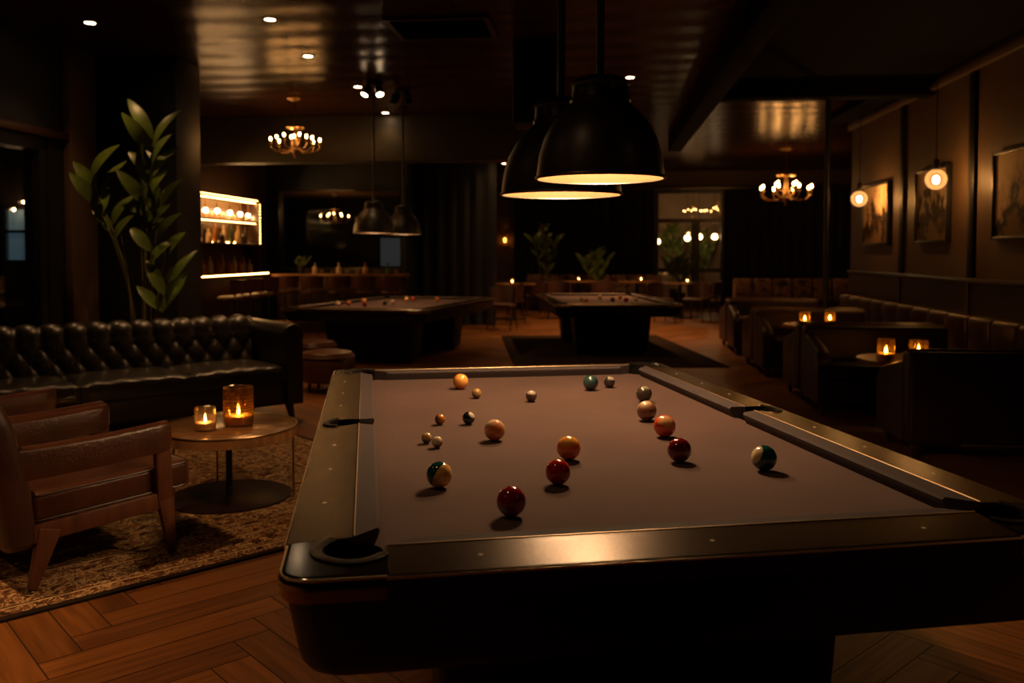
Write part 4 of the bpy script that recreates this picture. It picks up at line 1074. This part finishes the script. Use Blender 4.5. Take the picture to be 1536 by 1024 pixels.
for k in range(12):
    x = -5.15+k*.148+rb.uniform(-.03, .03); kd = (3, 1, 3, 3, 1, 3)[k % 6]
    bottle(kd, rb.choice((0, 1, 3)), (x, yc0+.30+rb.uniform(-.08, .08), 1.021), '%s, %s from the left on the counter under the wide pane' % ('glass tumbler' if kd == 3 else 'short bottle', ORD[k]), 'glasses on the bar counter', .8)
plant((-5.28, yc0+.34, 1.021), [(0, 0, .30, (.02, 0), 5, .2), (.03, 0, .25, (.10, 0), 4, .2), (-.03, 0, .26, (-.10, 0), 4, .2)], 'small green plant on the left end of the bar counter', potr=.07, poth=.12, seed=5, leafw=.025, leafl=.14)
# bar stools
def stool(loc, rz, label, group):
    t = thing('bar_stool', loc, rz, label, 'stool', group)
    bm = BM(); lathe(bm, [(0, .70), (.17, .70), (.185, .72), (.18, .755), (.14, .77), (0, .772)], 24); build('seat', bm, m_tan, t)
    bm = BM(); rings = []
    for k in range(9):
        a = R(200+140*k/8); c, s = math.cos(a), math.sin(a)
        rings.append([Vector((c*.19, s*.19, .80)), Vector((c*.215, s*.215, .80)), Vector((c*.23, s*.23, 1.0)), Vector((c*.205, s*.205, 1.0))])
    loft(bm, rings); build('backrest', bm, m_tan, t, angle=50)
    for k in range(4):
        a = R(45+90*k); c, s = math.cos(a), math.sin(a)
        bm = BM(); tube(bm, [(c*.13, s*.13, .71), (c*.20, s*.20, 0)], [.014, .010], 8); build('leg', bm, m_bmetal, t)
    for a in (220, 320):
        bm = BM(); c, s = math.cos(R(a)), math.sin(R(a)); tube(bm, [(c*.16, s*.16, .72), (c*.205, s*.205, .84)], .010, 6); build('support', bm, m_bmetal, t)
    bm = BM(); pts = [Vector((.168*math.cos(2*PI*k/20), .168*math.sin(2*PI*k/20), .30)) for k in range(21)]; tube(bm, pts, .007, 6); build('foot_ring', bm, m_bmetal, t)
    return t
s0 = None
for k in range(5):
    x = -5.25+k*.44; lab = '%s bar stool from the left along the counter under the wide pane' % ORD[k]
    if s0 is None: s0 = stool((x, yc0-.36, 0), 0, lab, 'bar stools with low backs')
    else: dup(s0, (x, yc0-.36, 0), rb.uniform(-.2, .2), lab)
for k in range(3):
    dup(s0, (-5.25, 11.7+k*.62, 0), -PI/2+rb.uniform(-.2, .2)+PI, '%s bar stool from the left in front of the bottle shelving' % ORD[k])

# leather poufs beside the back left pool table
def pouf(loc, r, h, label):
    t = thing('pouf', loc, 0, label, 'stool', 'round leather poufs')
    bm = BM(); lathe(bm, [(0, .10), (r*.9, .10), (r, .13), (r*1.02, h*.6), (r, h-.05), (r*.9, h-.01), (r*.5, h+.01), (0, h+.012)], 32); build('seat', bm, m_tan, t)
    bm = BM(); pts = [Vector((r*1.0*math.cos(2*PI*k/32), r*1.0*math.sin(2*PI*k/32), h-.05)) for k in range(33)]; tube(bm, pts, .008, 6); build('piping', bm, m_dkbrownleather, t)
    for k in range(4):
        a = R(45+90*k); bm = BM(); tube(bm, [(r*.7*math.cos(a), r*.7*math.sin(a), .11), (r*.75*math.cos(a), r*.75*math.sin(a), 0)], [.02, .014], 8); build('leg', bm, m_darkwood, t)
pouf((-2.72, 8.30, 0), .27, .40, 'round brown leather pouf just right of the tufted sofa')
pouf((-3.12, 9.05, 0), .25, .42, 'round brown leather pouf farther back behind the sofa arm')

# ------------------------------------------------------------------ curtains
def curtain(x0, x1, y, z0, z1, mat, label, group):
    bm = BM(); n = int((x1-x0)/.025); rows = []
    for z, am in ((z0, .06), ((z0+z1)/2, .055), (z1, .035)):
        rows.append([[bm.verts.new((x0+(x1-x0)*k/n, y+s*.012+am*math.sin(k*.62+.6*math.sin(k*.13)), z)) for k in range(n+1)] for s in (0, 1)])
    for a, b in zip(rows, rows[1:]):
        for s in (0, 1):
            for k in range(n): bm.faces.new((a[s][k], a[s][k+1], b[s][k+1], b[s][k]))
    for q in (rows[0], rows[-1]):
        for k in range(n): bm.faces.new((q[0][k], q[0][k+1], q[1][k+1], q[1][k]))
    for e_ in (0, n):
        for a, b in zip(rows, rows[1:]): bm.faces.new((a[0][e_], a[1][e_], b[1][e_], b[0][e_]))
    o = build('curtain', bm, mat, angle=80); return tag(o, label, 'curtain', group)
cx0 = atY(608, 350, 16.1).x; cx1 = atY(744, 350, 16.1).x
curtain(cx0-.05, cx1, 16.1, .01, CEIL-.02, m_curtain, 'dark floor length curtain between the bar pane and the amber lamp', 'dark curtains')
curtain(atY(771, 350, WY-.35).x, atY(980, 350, WY-.35).x, WY-.35, .01, 2.92, m_curtain, 'wide dark curtain behind the two potted plants at the back', 'dark curtains')
curtain(atY(1090, 350, WY-.35).x, 7.2, WY-.35, .01, 2.92, m_curtainB, 'dark curtain at the back right behind the right chandelier', 'dark curtains')

# amber wall sconce in the gap left of the back curtain
p = atY(758, 360, WY)
t = thing('wall_sconce', (p.x, WY, p.z), 0, 'amber wall lamp glowing at the back between two dark curtains', 'wall lamp')
bm = BM(); bx(-.06, .06, -.02, 0, -.16, .16, bm, bev=.006); build('backplate', bm, m_brass, t)
bm = BM(); lathe(bm, [(.05, -.14), (.06, -.1), (.06, .14), (.05, .15), (.045, .14), (.045, -.13)], 20, mat=T(0, -.10, 0)); build('shade', bm, m_amber, t)
bm = BM(); sphere(bm, (0, -.10, 0), .03, 10, 8, (1, 1, 1.8)); build('bulb', bm, emat('sconce_bulb', (1, .5, .16), 30), t)
bm = BM(); tube(bm, [(0, -.01, -.12), (0, -.10, -.14)], .01, 6); build('arm', bm, m_brass, t)

# ------------------------------------------------------------------ booths on the right
def booth(x0, x1, label, group):
    """booth sofa: back plane at local y = 0, seat to +y; local x from x0 to x1"""
    t = thing('booth_sofa', (0, 0, 0), 0, label, 'sofa', group)
    w = x1-x0
    bm = BM(); bx(0, w, 0, .16, .10, .72, bm, bev=.035, seg=3); build('backrest', bm, m_boothleather, t)
    bm = BM(); tube(bm, [(.02, .08, .715), (w-.02, .08, .715)], .022, 10); build('top_roll', bm, m_toproll, t)
    bm = BM(); bx(.10, w-.02, .14, .62, .10, .30, bm, bev=.02); build('seat_base', bm, m_boothleather, t)
    bm = BM(); bx(.11, w-.03, .16, .66, .30, .43, bm, bev=.04, seg=3); build('seat_cushion', bm, m_boothleather, t)
    rings = []
    for y, zt in ((.12, .66), (.30, .62), (.52, .57), (.60, .55), (.645, .50), (.655, .44)):
        rings.append([Vector((x, y, z)) for x, z in ((0, .10), (.11, .10), (.112, zt-.02), (.09, zt), (.02, zt), (-.002, zt-.02))])
    bm = BM(); loft(bm, rings); build('armrest', bm, m_boothleather, t, angle=50)
    for x in (.06, w-.06):
        for y in (.06, .58):
            bm = BM(); tbeam(bm, (x, y, .11), (x, y, 0), (.05, .05), (.035, .035)); build('leg', bm, m_darkwood, t)
    return t
BG = 'brown leather booth sofas along the right wall'
bA = booth(2.05, 3.30, 'brown leather booth sofa nearest the camera, its back towards us', BG); bA.location = (2.05, 5.90, 0)
def mirror_booth(src, loc, label):      # the same sofa turned to face the camera
    c = dup(src, loc, 0, label); c.scale = (1, -1, 1); return c
mirror_booth(bA, (1.84, 8.08, 0), 'brown leather booth sofa facing us behind the nearest candle table')
dup(bA, (1.84, 8.16, 0), 0, 'brown leather booth sofa standing back to back with the one behind the nearest candle table')
mirror_booth(bA, (1.80, 10.30, 0), 'brown leather booth sofa facing us behind the second candle table')
dup(bA, (1.80, 10.38, 0), 0, 'brown leather booth sofa back to back with the one behind the second candle table')
mirror_booth(bA, (1.80, 12.40, 0), 'brown leather booth sofa facing us behind the third round table')
dup(bA, (1.80, 12.48, 0), 0, 'brown leather booth sofa farthest back in the right row')
# wall bench
wb = thing('wall_bench', (3.72, 5.2, 0), 0, 'long brown leather bench back along the right wall under the wood panelling', 'bench')
bm = BM(); bx(-.40, -.005, 0, 8.0, .08, .42, bm, bev=.03); build('seat', bm, m_boothleather, wb)
for k in range(16):
    bm = BM(); bx(-.17, -.005, k*.5+.006, k*.5+.494, .40, .77, bm, bev=.045, seg=3); build('back_cushion', bm, m_tan if k % 1 == 0 else m_tan, wb)
# round candle tables between the booths
def round_table(loc, r, h, label, group):
    t = thing('round_table', loc, 0, label, 'table', group)
    bm = BM(); lathe(bm, [(0, h), (r-.004, h), (r, h-.004), (r, h-.028), (r-.006, h-.03), (0, h-.03)], 48); build('tabletop', bm, m_tabletop, t)
    bm = BM(); lathe(bm, [(r*.55, 0), (r*.55, .012), (.035, .03), (.028, .06), (.026, h-.03)], 24, capb=True); build('pedestal', bm, m_bmetal, t)
    return t
t1 = round_table((2.42, 6.98, 0), .385, .55, 'round wooden table with two candles behind the nearest booth back', 'round booth tables')
t2 = dup(t1, (2.30, 9.22, 0), 0, 'round wooden table with two candles in the second booth'); t2.scale = (1, 1, 1.15); dup(t1, (2.22, 11.36, 0), 0, 'round wooden table in the third booth')
def cand_at(px, ref, label, r=.055, h=.135, gl=m_amber):
    pr = atd(px, 400, ref[1]/FWD.y*1.0); pr = atY(px, 400, ref[1])
    candle((pr.x, ref[1], ref[2]), r, h, gl, label, 'candles on the booth tables', flame=1.5, waxh=.34)
cand_at(1331, (0, 6.80, .551), 'left glass candle on the nearest booth table', .065, .17)
cand_at(1380, (0, 6.98, .551), 'right glass candle on the nearest booth table', .070, .145)
cand_at(1208, (0, 9.1, .634), 'left glass candle on the second booth table')
cand_at(1246, (0, 9.2, .634), 'right glass candle on the second booth table')

# ------------------------------------------------------------------ far seating
def fbench(x0, x1, y, label, mat, n, group=None):
    t = thing('banquette', (x0, y, 0), 0, label, 'bench', group); w = x1-x0
    bm = BM(); bx(0, w, -.62, 0, 0, .42, bm, bev=.03); build('seat', bm, m_boothleather, t)
    for k in range(n):
        a = w*k/n; bm = BM(); bx(a+.008, a+w/n-.008, -.20, 0, .40, .86, bm, bev=.05, seg=3); build('back_cushion', bm, mat, t)
yb = WY-.55
fbench(atY(790, 420, yb).x, atY(992, 420, yb).x, yb, 'patterned bench along the far curtain behind the back pool table', m_cushpat, 8)
fbench(atY(1098, 430, 18.0).x, atY(1276, 430, 18.0).x, 18.0, 'patterned cushioned bench at the back right beyond the booths', m_cushpat, 6)
def dchair(loc, rz, label, group):
    t = thing('dining_chair', loc, rz, label, 'chair', group)
    bm = BM(); bx(-.22, .22, -.21, .22, .42, .48, bm, bev=.025, seg=3); build('seat', bm, m_dkbrownleather, t)
    rings = []
    for k in range(9):
        a = R(200+140*k/8); c, s = math.cos(a), math.sin(a); hgt = .80-.05*abs(k-4)/4
        rings.append([Vector((c*.24, s*.22, .46)), Vector((c*.265, s*.25, .46)), Vector((c*.285, s*.29, hgt)), Vector((c*.255, s*.26, hgt))])
    bm = BM(); loft(bm, rings); build('backrest', bm, m_dkbrownleather, t, angle=50)
    for sx in (-1, 1):
        for sy in (-1, 1):
            bm = BM(); tube(bm, [(sx*.18, sy*.17, .43), (sx*.22, sy*.22, 0)], [.018, .011], 8); build('leg', bm, m_darkwood, t)
    return t
G = 'dark dining chairs round the back tables'
def fl(px, Y): return atY(px, 450, Y).x
d0 = dchair((fl(753, 15.2), 15.2, 0), R(170), 'dark dining chair just right of the back left pool table corner', G)
for (px, Y, rz, lab) in ((764, 16.5, 60, 'dark dining chair in the gap right of the back left pool table'),
                         (800, 18.7, 20, 'dark dining chair far back below the taller plant'),
                         (838, 17.9, 185, 'dark dining chair left of the back right pool table'),
                         (1045, 17.4, 150, 'dark dining chair nearest the window, right of the back right pool table'),
                         (1062, 18.6, 90, 'dark dining chair at the right side of the table before the window'),
                         (990, 17.2, 200, 'dark dining chair behind the right corner of the back right pool table'),
                         (905, 18.2, 180, 'dark dining chair behind the middle of the back right pool table')):
    dup(d0, (fl(px, Y), Y, 0), R(rz), lab)
GT = 'square dining tables at the back'
def dtable(loc, label):
    t = thing('dining_table', loc, 0, label, 'table', GT)
    bm = BM(); bx(-.42, .42, -.36, .36, .71, .745, bm, bev=.006); build('tabletop', bm, m_tabletop, t)
    bm = BM(); lathe(bm, [(.26, 0), (.26, .015), (.04, .03), (.035, .71)], 20, capb=True); build('pedestal', bm, m_bmetal, t)
    return t
tb = dtable((fl(772, 17.7), 17.7, 0), 'wooden dining table in the gap between the two back pool tables')
dup(tb, (fl(868, 19.6), 19.6, 0), 0, 'wooden dining table before the patterned far bench')
dup(tb, (fl(955, 19.6), 19.6, 0), 0, 'wooden dining table behind the right end of the back right pool table')
dup(tb, (fl(1020, 18.4), 18.4, 0), 0, 'wooden dining table in front of the far window')
for k, (px, Y) in enumerate(((757, 17.0), (900, 19.5), (965, 19.5), (1052, 18.4), (868, 19.7))):
    xx = fl(px, Y)
for (dx, px, Y, lab) in ((-.05, 772, 17.7, 'tiny candle on the table in the gap between the back pool tables'), (.0, 868, 19.6, 'tiny candle on the table before the patterned far bench'), (.1, 955, 19.6, 'tiny candle on the table behind the back right pool table'), (.15, 1020, 18.4, 'tiny candle on the table before the far window')):
    candle((fl(px, Y)+dx, Y, .746), .045, .10, m_glass, lab, 'candles on the back tables', flame=.85)

# plants at the back
yp = WY-.50
plant((atY(816, 420, 21.0).x, 20.98-.25+.0, 0), [(0, 0, 2.15, (.0, 0), 9, .55), (.06, 0, 1.9, (.22, 0), 6, .6), (-.06, 0, 1.95, (-.22, 0), 6, .6), (0, .03, 1.5, (.15, 0), 5, .5)], 'tall green plant before the wide dark curtain at the back', 'plants at the back', potr=.12, seed=8, leafw=.07, leafl=.40) if False else None
def bplant(px, Y, h, seed, label):
    x = atY(px, 420, Y).x
    plant((x, Y, 0), [(0, 0, h, (.0, 0), 9, .55), (.05, 0, h*.88, (.22, 0), 6, .6), (-.05, 0, h*.9, (-.22, 0), 6, .6), (0, .03, h*.7, (.15, 0), 5, .5)], label, 'plants at the back', potr=.16, seed=seed, leafw=.07, leafl=.40)
bplant(816, 20.1, 1.95, 8, 'tall green plant before the wide dark curtain at the back')
bplant(892, 20.1, 1.35, 9, 'shorter green plant before the wide dark curtain at the back')
bplant(1008, 23.2, 2.1, 12, 'tall green plant behind the left pane of the far window')
bplant(1052, 23.35, 1.9, 13, 'tall green plant behind the middle post of the far window')
bplant(1018, 20.9, 1.2, 14, 'low green plant standing before the far window')
# lights of the room beyond the window
for k, (px, py) in enumerate(((986, 362), (1031, 357), (1049, 355), (1072, 355))):
    p = atY(px, py, 22.4)
    t = thing('globe_pendant', p, 0, '%s glowing globe from the left behind the far window' % ORD[k], 'pendant light', 'globe lamps behind the far window')
    bm = BM(); sphere(bm, (0, 0, 0), .075, 14, 10); build('globe', bm, emat('beyond_globe', (1, .60, .28), 24.0), t)
    bm = BM(); tube(bm, [(0, 0, .07), (0, 0, CEIL-p.z)], .006, 6); build('cord', bm, m_bmetal, t)
p = atY(1039, 318, 22.9); chandelier(p, .8, 'small brass chandelier behind the upper pane of the far window', 6, CEIL-p.z, emat('bulb_far', (1, .46, .14), 25))

# ------------------------------------------------------------------ world and view
w = bpy.data.worlds.new('world'); sc.world = w; w.use_nodes = True
w.node_tree.nodes['Background'].inputs[0].default_value = (.05, .06, .08, 1); w.node_tree.nodes['Background'].inputs[1].default_value = .02
sc.view_settings.view_transform = 'Standard'; sc.view_settings.look = 'None'; sc.view_settings.exposure = 0.18; sc.view_settings.gamma = 1.0
sc.view_settings.use_curve_mapping = False
sc.cycles.sample_clamp_indirect = 4.0
sc.cycles.max_bounces = 8
sc.cycles.transparent_max_bounces = 12
